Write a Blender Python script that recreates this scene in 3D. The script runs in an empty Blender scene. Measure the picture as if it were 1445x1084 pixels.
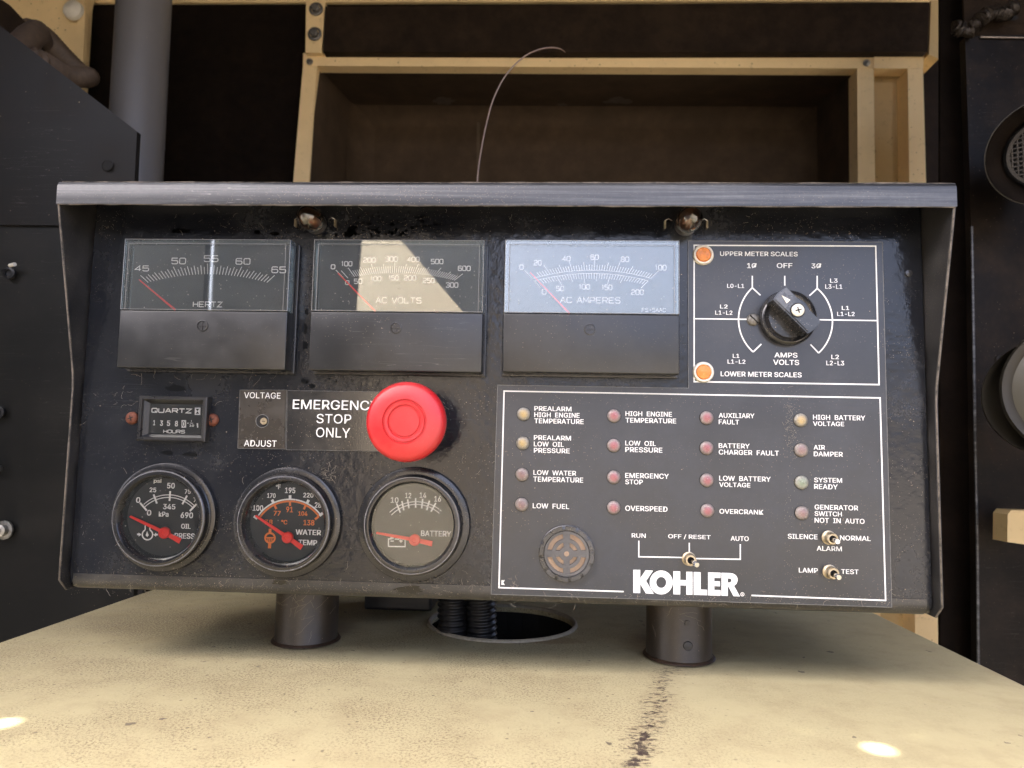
import bpy, bmesh, math, random
from mathutils import Vector, Matrix
random.seed(7)
R_ = math.radians
scene = bpy.context.scene
COL = scene.collection

# ------------------------------------------------------------------ camera
CAM_H = 0.13
FPX = 963.0                                   # focal length in pixels of the 1445 wide photograph
CAM_R = Matrix(((0.9986434686581807, 0.04766459474509724, 0.020959697377178718),
                (0.01601512192079251, 0.10184927840871248, -0.9946709206353057),
                (-0.04954531639034526, 0.9936572904655862, 0.10094776237426148)))   # rows: right, down, forward
cam_d = bpy.data.cameras.new('camera'); cam = bpy.data.objects.new('camera', cam_d); COL.objects.link(cam)
rt, dn, fw = CAM_R[0], CAM_R[1], CAM_R[2]
cam.matrix_world = Matrix(((rt[0], -dn[0], -fw[0], 0), (rt[1], -dn[1], -fw[1], 0), (rt[2], -dn[2], -fw[2], CAM_H), (0, 0, 0, 1)))
cam_d.sensor_width = 36.0; cam_d.lens = 36.0 * FPX / 1445.0
cam_d.clip_start = 0.01; cam_d.clip_end = 400
cam_d.dof.use_dof = True; cam_d.dof.focus_distance = 0.41; cam_d.dof.aperture_fstop = 14.0
scene.camera = cam
# ------------------------------------------------------------------ light
SUN_EL, SUN_ROT = R_(62), R_(-103)             # high sun standing to the left of the enclosure
w = bpy.data.worlds.new('World'); scene.world = w; w.use_nodes = True
wn = w.node_tree.nodes; wl = w.node_tree.links
sky = wn.new('ShaderNodeTexSky'); sky.sky_type = 'NISHITA'; sky.sun_disc = False
sky.sun_elevation = SUN_EL; sky.sun_rotation = SUN_ROT; sky.dust_density = 7.0; sky.air_density = 0.35; sky.ozone_density = 0.6
wl.new(sky.outputs[0], wn['Background'].inputs[0]); wn['Background'].inputs[1].default_value = 0.15
sd = bpy.data.lights.new('sun', 'SUN'); sd.energy = 2.8; sd.angle = R_(0.4); sd.color = (1, .93, .78)
sun = bpy.data.objects.new('sun', sd); COL.objects.link(sun)
SUN_DIR = Vector((math.sin(SUN_ROT) * math.cos(SUN_EL), math.cos(SUN_ROT) * math.cos(SUN_EL), math.sin(SUN_EL)))
sun.rotation_euler = SUN_DIR.to_track_quat('Z', 'Y').to_euler(); sun.location = (0, 3, 5)
scene.view_settings.view_transform = 'Standard'; scene.view_settings.look = 'None'
scene.view_settings.gamma = 1; scene.view_settings.exposure = 3.5
scene.render.engine = 'CYCLES'
scene.cycles.use_denoising = True
scene.cycles.max_bounces = 10; scene.cycles.diffuse_bounces = 6; scene.cycles.transparent_max_bounces = 12
scene.cycles.caustics_reflective = False; scene.cycles.caustics_refractive = False

# ------------------------------------------------------------------ measuring helpers (world metres)
def ray(px, py):
    c = Vector(((px - 722.5) / FPX, (py - 542.0) / FPX, 1.0))
    return CAM_R.transposed() @ c
CAM = Vector((0, 0, CAM_H))
LEAN = 0.01897
PN = Vector((0, -math.cos(LEAN), -math.sin(LEAN)))
P0 = CAM + ray(700, 560) * 0.40
def panel_world(px, py, w=0.0):
    d = ray(px, py); t = ((P0 + PN * w - CAM).dot(PN)) / d.dot(PN); return CAM + d * t
_t0 = panel_world(700, 850)
ROOT = Vector((0.0, P0.y + (P0.z - 0.0445) * math.tan(LEAN), 0.0445))
UPV = Vector((0, -math.sin(LEAN), math.cos(LEAN)))
def P(px, py, w=0.0):
    """photo position on the plane w in front of the face plate -> (u, v) on the panel"""
    q = panel_world(px, py, w) - ROOT
    return (q.x, q.dot(UPV))
def G(px, py, z=0.0):
    d = ray(px, py); return CAM + d * ((z - CAM_H) / d.z)
def B(px, py, y):
    d = ray(px, py); return CAM + d * (y / d.y)
ZON = {'1': (60, 230, 3.497), '2': (420, 250, 3.613), '3': (690, 250, 3.613), '4': (960, 240, 3.3875), '5': (70, 530, 3.189),
       '6': (320, 530, 3.189), '7': (690, 530, 3.1875), '8': (970, 530, 3.097), 'h': (160, 540, 8.5), 'o': (150, 640, 6.025),
       'w': (330, 640, 6.025), 'b': (740, 720, 9.033), 't': (1100, 730, 10.32), 's': (920, 750, 13.14), 'q': (860, 780, 6.568),
       'k': (1040, 380, 8.336), 'n': (0, 0, 1.0)}
def ZP(z, x, y):
    a = ZON[z]; return (a[0] + x / a[2], a[1] + y / a[2])
def Q(z, x, y, w=0.0):
    return P(*ZP(z, x, y), w)

# ------------------------------------------------------------------ materials
class NT:
    def __init__(s, name):
        s.m = bpy.data.materials.new(name); s.m.use_nodes = True; s.n = s.m.node_tree.nodes; s.l = s.m.node_tree.links
        s.b = s.n['Principled BSDF']; s.out = s.n['Material Output']
        s.geo = s.n.new('ShaderNodeNewGeometry'); s.pos = s.geo.outputs['Position']
    def math(s, op, a, b=None, c=None, clamp=False):
        n = s.n.new('ShaderNodeMath'); n.operation = op; n.use_clamp = clamp
        for i, v in enumerate((a, b, c)):
            if v is None: continue
            if isinstance(v, (int, float)): n.inputs[i].default_value = v
            else: s.l.new(v, n.inputs[i])
        return n.outputs[0]
    def noise(s, scale, detail=4, rough=.55, vec=None, dist=0.0):
        n = s.n.new('ShaderNodeTexNoise'); n.inputs['Scale'].default_value = scale; n.inputs['Detail'].default_value = detail
        n.inputs['Roughness'].default_value = rough; n.inputs['Distortion'].default_value = dist
        s.l.new(vec or s.pos, n.inputs['Vector']); return n.outputs[0]
    def vscale(s, v, off=(0, 0, 0)):
        n = s.n.new('ShaderNodeMapping'); n.inputs['Scale'].default_value = v; n.inputs['Location'].default_value = off
        s.l.new(s.pos, n.inputs['Vector']); return n.outputs[0]
    def step(s, x, lo, hi):
        n = s.n.new('ShaderNodeMapRange'); n.interpolation_type = 'SMOOTHSTEP'
        n.inputs[1].default_value = lo; n.inputs[2].default_value = hi; s.l.new(x, n.inputs[0]); return n.outputs[0]
    def specks(s, scale, density, size=.35, vec=None):
        v = s.n.new('ShaderNodeTexVoronoi'); v.inputs['Scale'].default_value = scale; s.l.new(vec or s.pos, v.inputs['Vector'])
        sep = s.n.new('ShaderNodeSeparateColor'); s.l.new(v.outputs['Color'], sep.inputs[0])
        keep = s.math('GREATER_THAN', sep.outputs[0], 1 - density)
        rad = s.math('MULTIPLY', sep.outputs[1], size)
        near = s.math('LESS_THAN', v.outputs['Distance'], rad)
        return s.math('MULTIPLY', keep, near)
    def mix(s, f, a, b):
        n = s.n.new('ShaderNodeMix'); n.data_type = 'RGBA'
        for k, v in ((6, a), (7, b)):
            if isinstance(v, tuple): n.inputs[k].default_value = (*v[:3], 1)
            else: s.l.new(v, n.inputs[k])
        if isinstance(f, (int, float)): n.inputs[0].default_value = f
        else: s.l.new(f, n.inputs[0])
        return n.outputs[2]
    def xyz(s):
        n = s.n.new('ShaderNodeSeparateXYZ'); s.l.new(s.pos, n.inputs[0]); return n.outputs
    def color(s, c):
        if isinstance(c, tuple): s.b.inputs['Base Color'].default_value = (*c[:3], 1)
        else: s.l.new(c, s.b.inputs['Base Color'])
    def rough(s, r):
        if isinstance(r, (int, float)): s.b.inputs['Roughness'].default_value = r
        else: s.l.new(r, s.b.inputs['Roughness'])
    def bump(s, h, dist, strength=1.0):
        n = s.n.new('ShaderNodeBump'); n.inputs['Distance'].default_value = dist; n.inputs['Strength'].default_value = strength
        s.l.new(h, n.inputs['Height'])
        prev = s.b.inputs['Normal'].links
        if prev: s.l.new(prev[0].from_socket, n.inputs['Normal'])
        s.l.new(n.outputs[0], s.b.inputs['Normal'])

TAN = (.42, .33, .22)
def coated(name, base, rough, dust=.3, film=.08, peel=0.0, metal=0.0, scratch=0.0, dscale=1.0, film_c=(.16, .15, .14), spec=.7, dust_c=TAN, streak=False):
    """paint or plastic with an uneven dusty film, sparse light dust specks and optional orange peel and scratches"""
    t = NT(name)
    film_m = t.step(t.noise(70 if streak else 22 * dscale, 6, .68, t.vscale((.06, 1, 2.5)) if streak else None), .38, .74)
    fine = t.noise(260 * dscale, 3, .6)
    film_m = t.math('MULTIPLY', film_m, t.math('MULTIPLY_ADD', fine, .9, .35))
    c = t.mix(t.math('MULTIPLY', film_m, film * 2, clamp=True), base, film_c)
    area = t.step(t.noise(9 * dscale, 4, .6), .42, .72)
    s1 = t.specks(1500 * dscale, .35 * dust, .34)
    s2 = t.specks(560 * dscale, .07 * dust, .17)
    sp = t.math('MAXIMUM', t.math('MULTIPLY', s1, t.math('MULTIPLY_ADD', area, .8, .15)), s2)
    c = t.mix(t.math('MULTIPLY', sp, .75), c, dust_c)
    if scratch:
        sv = t.noise(60, 2, .5, t.vscale((.12, 1, 3.2)), 1.2)
        sm = t.math('MULTIPLY', t.math('MULTIPLY', t.step(t.math('ABSOLUTE', t.math('SUBTRACT', sv, .5)), .004, .0), scratch), t.step(t.noise(14, 3), .52, .66))
        c = t.mix(sm, c, (.3, .29, .27))
    t.color(c)
    t.b.inputs['Metallic'].default_value = metal
    t.b.inputs['Specular IOR Level'].default_value = spec
    r = t.math('MULTIPLY_ADD', film_m, .22, rough)
    t.rough(t.math('MAXIMUM', r, t.math('MULTIPLY', sp, .8), clamp=True))
    if peel: t.bump(t.noise(190, 2, .5), .0006 * peel, .5)
    t.bump(t.noise(1100, 2), .00012, .25)
    return t.m
def plain(name, base, rough=.5, metal=0, spec=.5, var=.12, bump=0.0, scale=150, dirt=None, dirt_amt=.5):
    t = NT(name)
    n = t.noise(scale, 5, .6)
    dark = tuple(x * (1 - var * 2) for x in base); light = tuple(min(1, x * (1 + var)) for x in base)
    c = t.mix(n, dark, light)
    if dirt: c = t.mix(t.math('MULTIPLY', t.step(t.noise(scale * .35, 6, .7), .45, .68), dirt_amt), c, dirt)
    t.color(c); t.rough(t.math('MULTIPLY_ADD', n, .15, rough - .07)); t.b.inputs['Metallic'].default_value = metal
    t.b.inputs['Specular IOR Level'].default_value = spec
    if bump: t.bump(n, bump)
    return t.m
def clear(name, ior=1.49, tint=(1, 1, 1), haze=.015, rough=.02, dustc=(.35, .33, .3), gain=2.6):
    """thin clear plastic: see-through with fresnel reflection and a light dusty film"""
    t = NT(name); t.n.remove(t.b)
    tr = t.n.new('ShaderNodeBsdfTransparent'); tr.inputs[0].default_value = (*tint, 1)
    gl = t.n.new('ShaderNodeBsdfGlossy'); gl.inputs['Roughness'].default_value = rough; gl.inputs[0].default_value = (.95, 1, .96, 1)
    fr = t.n.new('ShaderNodeFresnel'); fr.inputs[0].default_value = ior
    k = t.math('MULTIPLY', fr.outputs[0], gain, clamp=True)
    m1 = t.n.new('ShaderNodeMixShader'); t.l.new(k, m1.inputs[0]); t.l.new(tr.outputs[0], m1.inputs[1]); t.l.new(gl.outputs[0], m1.inputs[2])
    df = t.n.new('ShaderNodeBsdfDiffuse'); df.inputs[0].default_value = (*dustc, 1)
    sp = t.math('ADD', t.math('MULTIPLY', t.specks(620, .1, .26), .55), t.math('MULTIPLY', t.step(t.noise(45, 6, .65), .4, .8), haze * 2.4))
    sv = t.noise(40, 2, .5, t.vscale((1, 1, .6)), 2.0)
    sp = t.math('ADD', sp, t.math('MULTIPLY', t.step(t.math('ABSOLUTE', t.math('SUBTRACT', sv, .5)), .004, .0), .07), clamp=True)
    m2 = t.n.new('ShaderNodeMixShader'); t.l.new(sp, m2.inputs[0]); t.l.new(m1.outputs[0], m2.inputs[1]); t.l.new(df.outputs[0], m2.inputs[2])
    t.l.new(m2.outputs[0], t.out.inputs[0]); return t.m

M = {}
M['face'] = coated('black_gloss_paint', (.007, .008, .011), .16, dust=.5, film=.05, film_c=(.13, .135, .14), peel=.8, scratch=.12, spec=.5)
M['hood'] = coated('worn_black_paint', (.016, .017, .02), .34, dust=.8, film=.42, peel=.3, scratch=.7, film_c=(.21, .215, .22), streak=True)
M['cheek'] = coated('speckled_black_paint', (.010, .010, .011), .40, dust=2.4, film=.16, dscale=1.1)
M['edge'] = plain('chipped_paint_edge', (.17, .145, .12), .5, var=.4, scale=420, dirt=(.02, .019, .018), dirt_amt=.95)
M['lip'] = coated('dusty_black_rim_paint', (.014, .014, .015), .3, dust=2.4, film=.18, film_c=(.16, .145, .12))
M['decal'] = coated('dark_grey_overlay_film', (.018, .020, .025), .30, dust=.35, film=.09, film_c=(.11, .12, .14), scratch=.2)
M['sign'] = coated('black_engraved_plastic', (.012, .011, .010), .09, dust=.5, film=.05, spec=1.0)
M['plate'] = coated('brown_black_plastic', (.030, .025, .019), .25, dust=.4, film=.1)
M['meterblack'] = coated('satin_black_plastic', (.013, .0135, .014), .30, dust=.28, film=.08, scratch=.3, film_c=(.10, .10, .10), spec=.6)
M['meterside'] = coated('smooth_black_plastic', (.012, .012, .013), .25, dust=.4, film=.05)
M['dial'] = plain('matt_black_dial', (.013, .014, .015), .55, var=.1, scale=60)
M['clear'] = clear('clear_acrylic')
M['glass'] = clear('gauge_glass', 1.5, haze=.006, gain=1.7)
M['white'] = plain('white_print', (.86, .86, .84), .5, var=.08, scale=900)
M['whitebig'] = plain('white_logo_print', (.85, .88, .88), .45, var=.03, scale=400, dirt=(.45, .44, .42), dirt_amt=.18)
M['orange'] = plain('orange_print', (.82, .20, .03), .5, var=.08, scale=500)
M['red_needle'] = plain('red_needle_paint', (.92, .03, .02), .4, var=.05)
M['red'] = coated('red_plastic', (.52, .006, .012), .34, dust=.3, film=.14, film_c=(.5, .11, .1), scratch=.0)
M['bezel'] = coated('black_bezel_rubbery', (.007, .007, .008), .18, dust=.9, film=.07, film_c=(.12, .115, .11))
M['rust'] = plain('rusty_steel', (.20, .065, .035), .65, .3, var=.4, scale=900, bump=.0002, dirt=(.07, .02, .012))
M['steel'] = plain('dull_zinc_steel', (.45, .44, .41), .35, .9, var=.3, scale=500, dirt=(.16, .13, .09), dirt_amt=.6)
M['screwgrey'] = plain('grey_screw_steel', (.22, .21, .19), .5, .6, var=.4, scale=700, bump=.0002)
M['brass'] = plain('tarnished_nickel', (.62, .52, .36), .36, .85, var=.3, scale=600, dirt=(.20, .15, .08))
M['chrome'] = plain('bright_steel', (.8, .8, .8), .2, 1, var=.05)
M['bulbglass'] = clear('bulb_glass', 1.5, tint=(.72, .52, .42), haze=.10, dustc=(.35, .2, .13))
M['knob'] = coated('glossy_black_knob', (.010, .010, .011), .16, dust=.7, film=.14, film_c=(.25, .25, .26))
M['knobtop'] = coated('pale_knob_top', (.030, .033, .038), .22, dust=.5, film=.5, film_c=(.22, .23, .25))  # paler blue-grey film than the rest of the knob
M['copper'] = plain('copper_disc', (.40, .29, .21), .42, .5, var=.3, scale=220, dirt=(.20, .12, .075), dirt_amt=.6)
M['grille'] = coated('grey_buzzer_plastic', (.055, .055, .058), .35, dust=.5, film=.3, film_c=(.16, .15, .14))
M['ledwhite'] = plain('off_white_lamp_ring', (.78, .74, .64), .4, var=.08, scale=400)
M['ledorange'] = plain('orange_lens', (.85, .27, .05), .25, var=.25, scale=700)
def lens(name, core, rim):
    t = NT(name)
    tc = t.n.new('ShaderNodeTexCoord'); ln = t.n.new('ShaderNodeVectorMath'); ln.operation = 'LENGTH'
    mp = t.n.new('ShaderNodeMapping'); mp.inputs['Scale'].default_value = (1, 0, 1)
    t.l.new(tc.outputs['Object'], mp.inputs[0]); t.l.new(mp.outputs[0], ln.inputs[0])
    g = t.step(ln.outputs['Value'], .0036, .0008)
    n = t.noise(900, 4, .65)
    c = t.mix(t.math('MULTIPLY', g, t.math('MULTIPLY_ADD', n, 1.1, .25), clamp=True), rim, core)
    c = t.mix(t.math('MULTIPLY', t.step(n, .5, .62), .45), c, (.12, .10, .085))
    c = t.mix(t.math('MULTIPLY', t.specks(1500, .35, .45), .4), c, (.55, .5, .42))
    t.color(c); t.rough(.3); return t.m
M['lens_amber'] = lens('amber_lens', (.50, .35, .12), (.24, .23, .20))
M['lens_red'] = lens('red_lens', (.36, .085, .10), (.25, .215, .205))
M['lens_pink'] = lens('faded_lens', (.25, .14, .13), (.25, .22, .20))
M['lens_green'] = lens('green_lens', (.20, .26, .17), (.28, .28, .24))
M['leg'] = coated('brown_black_tube_paint', (.030, .022, .016), .36, dust=.9, film=.3, film_c=(.10, .078, .055), peel=.4)
M['contactdark'] = plain('rust_brown_contact_shadow', (.05, .028, .015), .5, var=.5, scale=300, bump=.0004)
M['black'] = plain('matt_black', (.006, .006, .006), .8)
M['fibre'] = plain('dust_fibre', (.40, .35, .27), .9)
M['wet'] = plain('wet_black', (.002, .002, .002), .06, var=.0)
M['flex'] = plain('black_corrugated_plastic', (.012, .012, .013), .35, var=.2)
M['sooty'] = plain('sooty_brown_rubber', (.11, .075, .05), .65, var=.35, scale=120, bump=.0003)
M['foam'] = plain('brown_black_foam', (.010, .0065, .0042), .85, spec=.1, var=.45, scale=55, bump=.0015, dirt=(.018, .011, .007), dirt_amt=.4)
M['foam2'] = plain('cracked_foam', (.024, .0155, .0095), .8, spec=.12, var=.45, scale=45, bump=.002, dirt=(.04, .026, .016), dirt_amt=.5)
M['duct'] = plain('dusty_duct_lining', (.085, .058, .036), .75, spec=.15, var=.35, scale=25, dirt=(.05, .035, .022), dirt_amt=.7)
M['greyside'] = coated('dull_black_sheet', (.011, .0105, .010), .42, dust=.06, film=.24, dscale=.35, film_c=(.032, .024, .017), spec=.2, scratch=.25)
M['greyside_reflect'] = coated('dull_black_sheet_reflect', (.010, .010, .009), .36, dust=.04, film=.2, dscale=.35, film_c=(.032, .028, .022), spec=.28, scratch=.2)
M['blackdoor'] = coated('glossy_black_steel', (.006, .0045, .0035), .38, dust=.12, film=.45, dscale=.6, film_c=(.030, .020, .013), peel=.6, spec=.2, scratch=.15)
M['pipe'] = coated('grey_pipe_paint', (.13, .125, .125), .42, dust=.05, film=.2, dscale=.4, film_c=(.2, .18, .16))
M['wire'] = plain('clear_brown_wire', (.22, .15, .11), .35)
M['lampgrey'] = plain('grey_khaki_paint', (.032, .027, .017), .6, var=.2, scale=60)
M['lampglass'] = plain('frosted_beige_lens', (.11, .10, .072), .35, var=.1, scale=60)

def cream(name, base=(.90, .68, .36)):
    t = NT(name)
    c = t.mix(t.noise(14, 5, .6), tuple(x * .82 for x in base), tuple(min(1, x * 1.1) for x in base))
    c = t.mix(t.math('MULTIPLY', t.step(t.noise(90, 6, .7), .55, .75), .35), c, (.20, .13, .06))
    c = t.mix(t.math('MULTIPLY', t.specks(160, .25, .2), .6), c, (.10, .06, .03))
    t.color(c); t.rough(.5); t.bump(t.noise(300, 3), .0003, .4); return t.m
M['cream'] = cream('cream_yellow_paint')
M['creamdark'] = cream('aged_cream_paint', (.58, .43, .21))

def table_mat():
    t = NT('dirty_cream_paint')
    X, Y, Z = t.xyz()
    base = t.mix(t.noise(5, 5, .6), (.57, .50, .29), (.48, .42, .245))
    base = t.mix(t.math('MULTIPLY', t.step(t.noise(38, 8, .75), .44, .66), .34), base, (.33, .25, .14))
    fine = t.noise(760, 6, .78)
    leftish = t.step(X, .22, -.08)
    dens = t.step(t.noise(16, 6, .65), .34, .60)
    pepper = t.math('MULTIPLY', t.step(fine, .50, .58), t.math('MULTIPLY', dens, t.math('MULTIPLY_ADD', leftish, .85, .15)))
    base = t.mix(t.math('MULTIPLY', pepper, .9), base, (.16, .105, .06))
    grit = t.specks(330, .10, .30)
    base = t.mix(t.math('MULTIPLY', grit, t.math('MULTIPLY_ADD', leftish, .55, .15)), base, (.09, .06, .04))
    wn_ = t.n.new('ShaderNodeVectorMath'); wn_.operation = 'ADD'; nz = t.n.new('ShaderNodeTexNoise'); nz.inputs['Scale'].default_value = 260; nz.inputs['Detail'].default_value = 3; t.l.new(t.pos, nz.inputs['Vector'])
    sc_ = t.n.new('ShaderNodeVectorMath'); sc_.operation = 'SCALE'; sc_.inputs['Scale'].default_value = .006; t.l.new(nz.outputs['Color'], sc_.inputs[0]); t.l.new(t.pos, wn_.inputs[0]); t.l.new(sc_.outputs[0], wn_.inputs[1])
    blot = t.specks(85, .22, .17, wn_.outputs[0])
    base = t.mix(t.math('MULTIPLY', blot, .75), base, (.07, .05, .045))
    # brown crackled trail that runs forward from the right leg
    cxl = t.math('MULTIPLY_ADD', Y, .30, -.052)
    wob = t.math('ADD', t.math('MULTIPLY', t.math('SUBTRACT', t.noise(34, 3), .5), .016), t.math('MULTIPLY', t.math('SUBTRACT', t.noise(330, 6, .8), .5), .020))
    d = t.math('ABSOLUTE', t.math('SUBTRACT', t.math('ADD', X, wob), cxl))
    along = t.math('MULTIPLY', t.step(Y, .448, .440), t.step(Y, .285, .30))
    near = t.step(Y, .40, .31)
    # jagged core that comes and goes, heavier towards the front
    wv = t.math('MULTIPLY', t.step(t.math('MULTIPLY_ADD', near, .13, t.noise(120, 4, .7)), .55, .70), .0019)
    core = t.math('MULTIPLY', t.math('LESS_THAN', d, wv), along)
    # scattered flakes either side
    halo = t.math('MULTIPLY', t.step(d, .015, .001), along)
    fl = t.noise(210, 6, .75, t.vscale((.8, 1.9, 1)), 1.0)
    flm = t.math('MULTIPLY', t.step(t.math('MULTIPLY_ADD', halo, .09, fl), .61, .63), halo)
    base = t.mix(t.math('MULTIPLY', halo, .06), base, (.25, .17, .1))
    base = t.mix(t.math('MULTIPLY', flm, .93), base, (.06, .036, .032))
    base = t.mix(t.math('MULTIPLY', core, .85), base, (.045, .028, .028))
    # rusty drip stain beside the cable hole, greasy rings round the legs
    def blob(cx, cy, rx, ry, lo, hi):
        a = t.math('DIVIDE', t.math('SUBTRACT', X, cx), rx); b = t.math('DIVIDE', t.math('SUBTRACT', Y, cy), ry)
        r = t.math('SQRT', t.math('ADD', t.math('MULTIPLY', a, a), t.math('MULTIPLY', b, b)))
        r = t.math('ADD', r, t.math('MULTIPLY', t.math('SUBTRACT', t.noise(60, 5, .7), .5), 1.1))
        return t.step(r, hi, lo)
    s = G(770, 903)
    base = t.mix(t.math('MULTIPLY', blob(s.x, s.y, .028, .012, .7, 1.0), .45), base, (.26, .15, .06))
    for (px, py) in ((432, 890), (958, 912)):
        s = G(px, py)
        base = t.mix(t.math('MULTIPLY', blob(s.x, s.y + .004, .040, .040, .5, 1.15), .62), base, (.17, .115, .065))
    s = G(260, 880)
    base = t.mix(t.math('MULTIPLY', t.math('MULTIPLY', blob(s.x, s.y, .10, .05, .3, 1.3), t.step(fine, .42, .56)), .75), base, (.14, .10, .065))
    t.color(base); t.rough(t.math('MULTIPLY_ADD', t.noise(60, 4), .3, .32))
    t.bump(t.noise(420, 4, .7), .0003, .6)
    return t.m
M['table'] = table_mat()

# ------------------------------------------------------------------ object helpers
def tag(o, label=None, cat=None, group=None, kind=None):
    if label: o['label'] = label
    if cat: o['category'] = cat
    if group: o['group'] = group
    if kind: o['kind'] = kind
    return o
def empty(name, loc=(0, 0, 0), rot=(0, 0, 0), parent=None, label=None, cat=None, group=None):
    o = bpy.data.objects.new(name, None); COL.objects.link(o); o.location = loc; o.rotation_euler = rot; o.empty_display_size = .02
    if parent: o.parent = parent
    return tag(o, label, cat, group)
class MB:
    def __init__(s): s.v = []; s.f = []
    def add(s, vs, fs):
        k = len(s.v); s.v += [tuple(v) for v in vs]; s.f += [tuple(i + k for i in f) for f in fs]
    def bm(s, b):
        b.verts.index_update(); s.add([v.co[:] for v in b.verts], [[v.index for v in f.verts] for f in b.faces]); b.free()
    def box(s, x0, x1, y0, y1, z0, z1, bev=0, seg=2):
        b = bmesh.new(); bmesh.ops.create_cube(b, size=1)
        for v in b.verts: v.co = Vector(((x0 + x1) / 2 + v.co.x * (x1 - x0), (y0 + y1) / 2 + v.co.y * (y1 - y0), (z0 + z1) / 2 + v.co.z * (z1 - z0)))
        if bev: bmesh.ops.bevel(b, geom=b.edges[:], offset=bev, segments=seg, affect='EDGES', profile=.6)
        s.bm(b); return s
    def prism(s, poly, w0, w1, bev=0):
        """poly of (u, v) extruded from w0 to w1 in front of the panel (y = -w)"""
        b = bmesh.new(); n = len(poly)
        a = [b.verts.new((p[0], -w0, p[1])) for p in poly]; c = [b.verts.new((p[0], -w1, p[1])) for p in poly]
        b.faces.new(a); top = b.faces.new(c[::-1])
        for i in range(n): b.faces.new((a[i], c[i], c[(i + 1) % n], a[(i + 1) % n]))
        bmesh.ops.recalc_face_normals(b, faces=b.faces[:])
        if bev: bmesh.ops.bevel(b, geom=list(top.edges), offset=bev, segments=2, affect='EDGES')
        s.bm(b); return s
    def lathe(s, prof, c=(0, 0), n=48, M4=None, close=False, a0=0, a1=2 * math.pi):
        """prof of (r, w); axis is the panel normal through (u, v) = c"""
        full = abs(a1 - a0 - 2 * math.pi) < 1e-6; m = n if full else n + 1
        vs = []
        for r, w_ in prof:
            for i in range(m):
                a = a0 + (a1 - a0) * i / n
                v = Vector((c[0] + r * math.cos(a), -w_, c[1] + r * math.sin(a))); vs.append(M4 @ v if M4 else v)
        fs = []; k = len(prof)
        for j in range(k if close else k - 1):
            for i in range(n if full else n):
                i2 = (i + 1) % m; j2 = (j + 1) % k
                fs.append((j * m + i, j * m + i2, j2 * m + i2, j2 * m + i))
        s.add(vs, fs); return s
    def disc(s, c, r, w_, n=32, ry=None):
        s.add([(c[0] + r * math.cos(2 * math.pi * i / n), -w_, c[1] + (ry or r) * math.sin(2 * math.pi * i / n)) for i in range(n)], [tuple(range(n))]); return s
    def ribbon(s, pts, width, w_, closed=False):
        """flat mitred line in the plane w_"""
        n = len(pts); L = []; Rr = []
        for i in range(n):
            p = Vector(pts[i]).to_2d()
            a = Vector(pts[(i - 1) % n]).to_2d() if (closed or i > 0) else None
            b = Vector(pts[(i + 1) % n]).to_2d() if (closed or i < n - 1) else None
            d1 = (p - a).normalized() if a is not None else (b - p).normalized()
            d2 = (b - p).normalized() if b is not None else d1
            t = (d1 + d2)
            t = t.normalized() if t.length > 1e-6 else d1
            nn = Vector((-t.y, t.x)); k = 1 / max(.45, nn.dot(Vector((-d1.y, d1.x))))
            L.append(p + nn * width / 2 * k); Rr.append(p - nn * width / 2 * k)
        vs = [(q.x, -w_, q.y) for q in L] + [(q.x, -w_, q.y) for q in Rr]
        fs = [(i, i + n, (i + 1) % n + n, (i + 1) % n) for i in range(n if closed else n - 1)]
        s.add(vs, fs); return s
    def tube(s, pts, r, n=12, cap=True):
        pts = [Vector(p) for p in pts]; m = len(pts)
        rs = r if isinstance(r, (list, tuple)) else [r] * m
        up = None; vs = []
        for i, p in enumerate(pts):
            t = (pts[min(i + 1, m - 1)] - pts[max(i - 1, 0)]).normalized()
            if up is None: up = t.orthogonal().normalized()
            up = (up - t * up.dot(t)).normalized(); sd_ = t.cross(up)
            for k in range(n):
                a = 2 * math.pi * k / n; vs.append(p + (up * math.cos(a) + sd_ * math.sin(a)) * rs[i])
        fs = [(i * n + k, i * n + (k + 1) % n, (i + 1) * n + (k + 1) % n, (i + 1) * n + k) for i in range(m - 1) for k in range(n)]
        if cap: fs += [tuple(range(n))[::-1], tuple((m - 1) * n + k for k in range(n))]
        s.add(vs, fs); return s
    def build(s, name, mat, parent=None, smooth=False, loc=None, rot=None, kind=None, label=None, fix=True):
        me = bpy.data.meshes.new(name); me.from_pydata(s.v, [], s.f)
        if fix:
            b = bmesh.new(); b.from_mesh(me); bmesh.ops.recalc_face_normals(b, faces=b.faces[:]); b.to_mesh(me); b.free()
        me.materials.append(M[mat] if isinstance(mat, str) else mat)
        if smooth:
            me.polygons.foreach_set('use_smooth', [True] * len(me.polygons))
            me.set_sharp_from_angle(angle=R_(smooth if smooth is not True else 35))
        o = bpy.data.objects.new(name, me); COL.objects.link(o)
        if parent: o.parent = parent
        if loc: o.location = loc
        if rot: o.rotation_euler = rot
        if kind: o['kind'] = kind
        if label: o['label'] = label
        return o
def copy_tree(o, loc=None, parent=None):
    c = o.copy(); COL.objects.link(c)
    c.parent = parent if parent else o.parent
    if loc is not None: c.location = loc
    for ch in [x for x in o.children]: copy_tree(ch, None, c)
    return c

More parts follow.
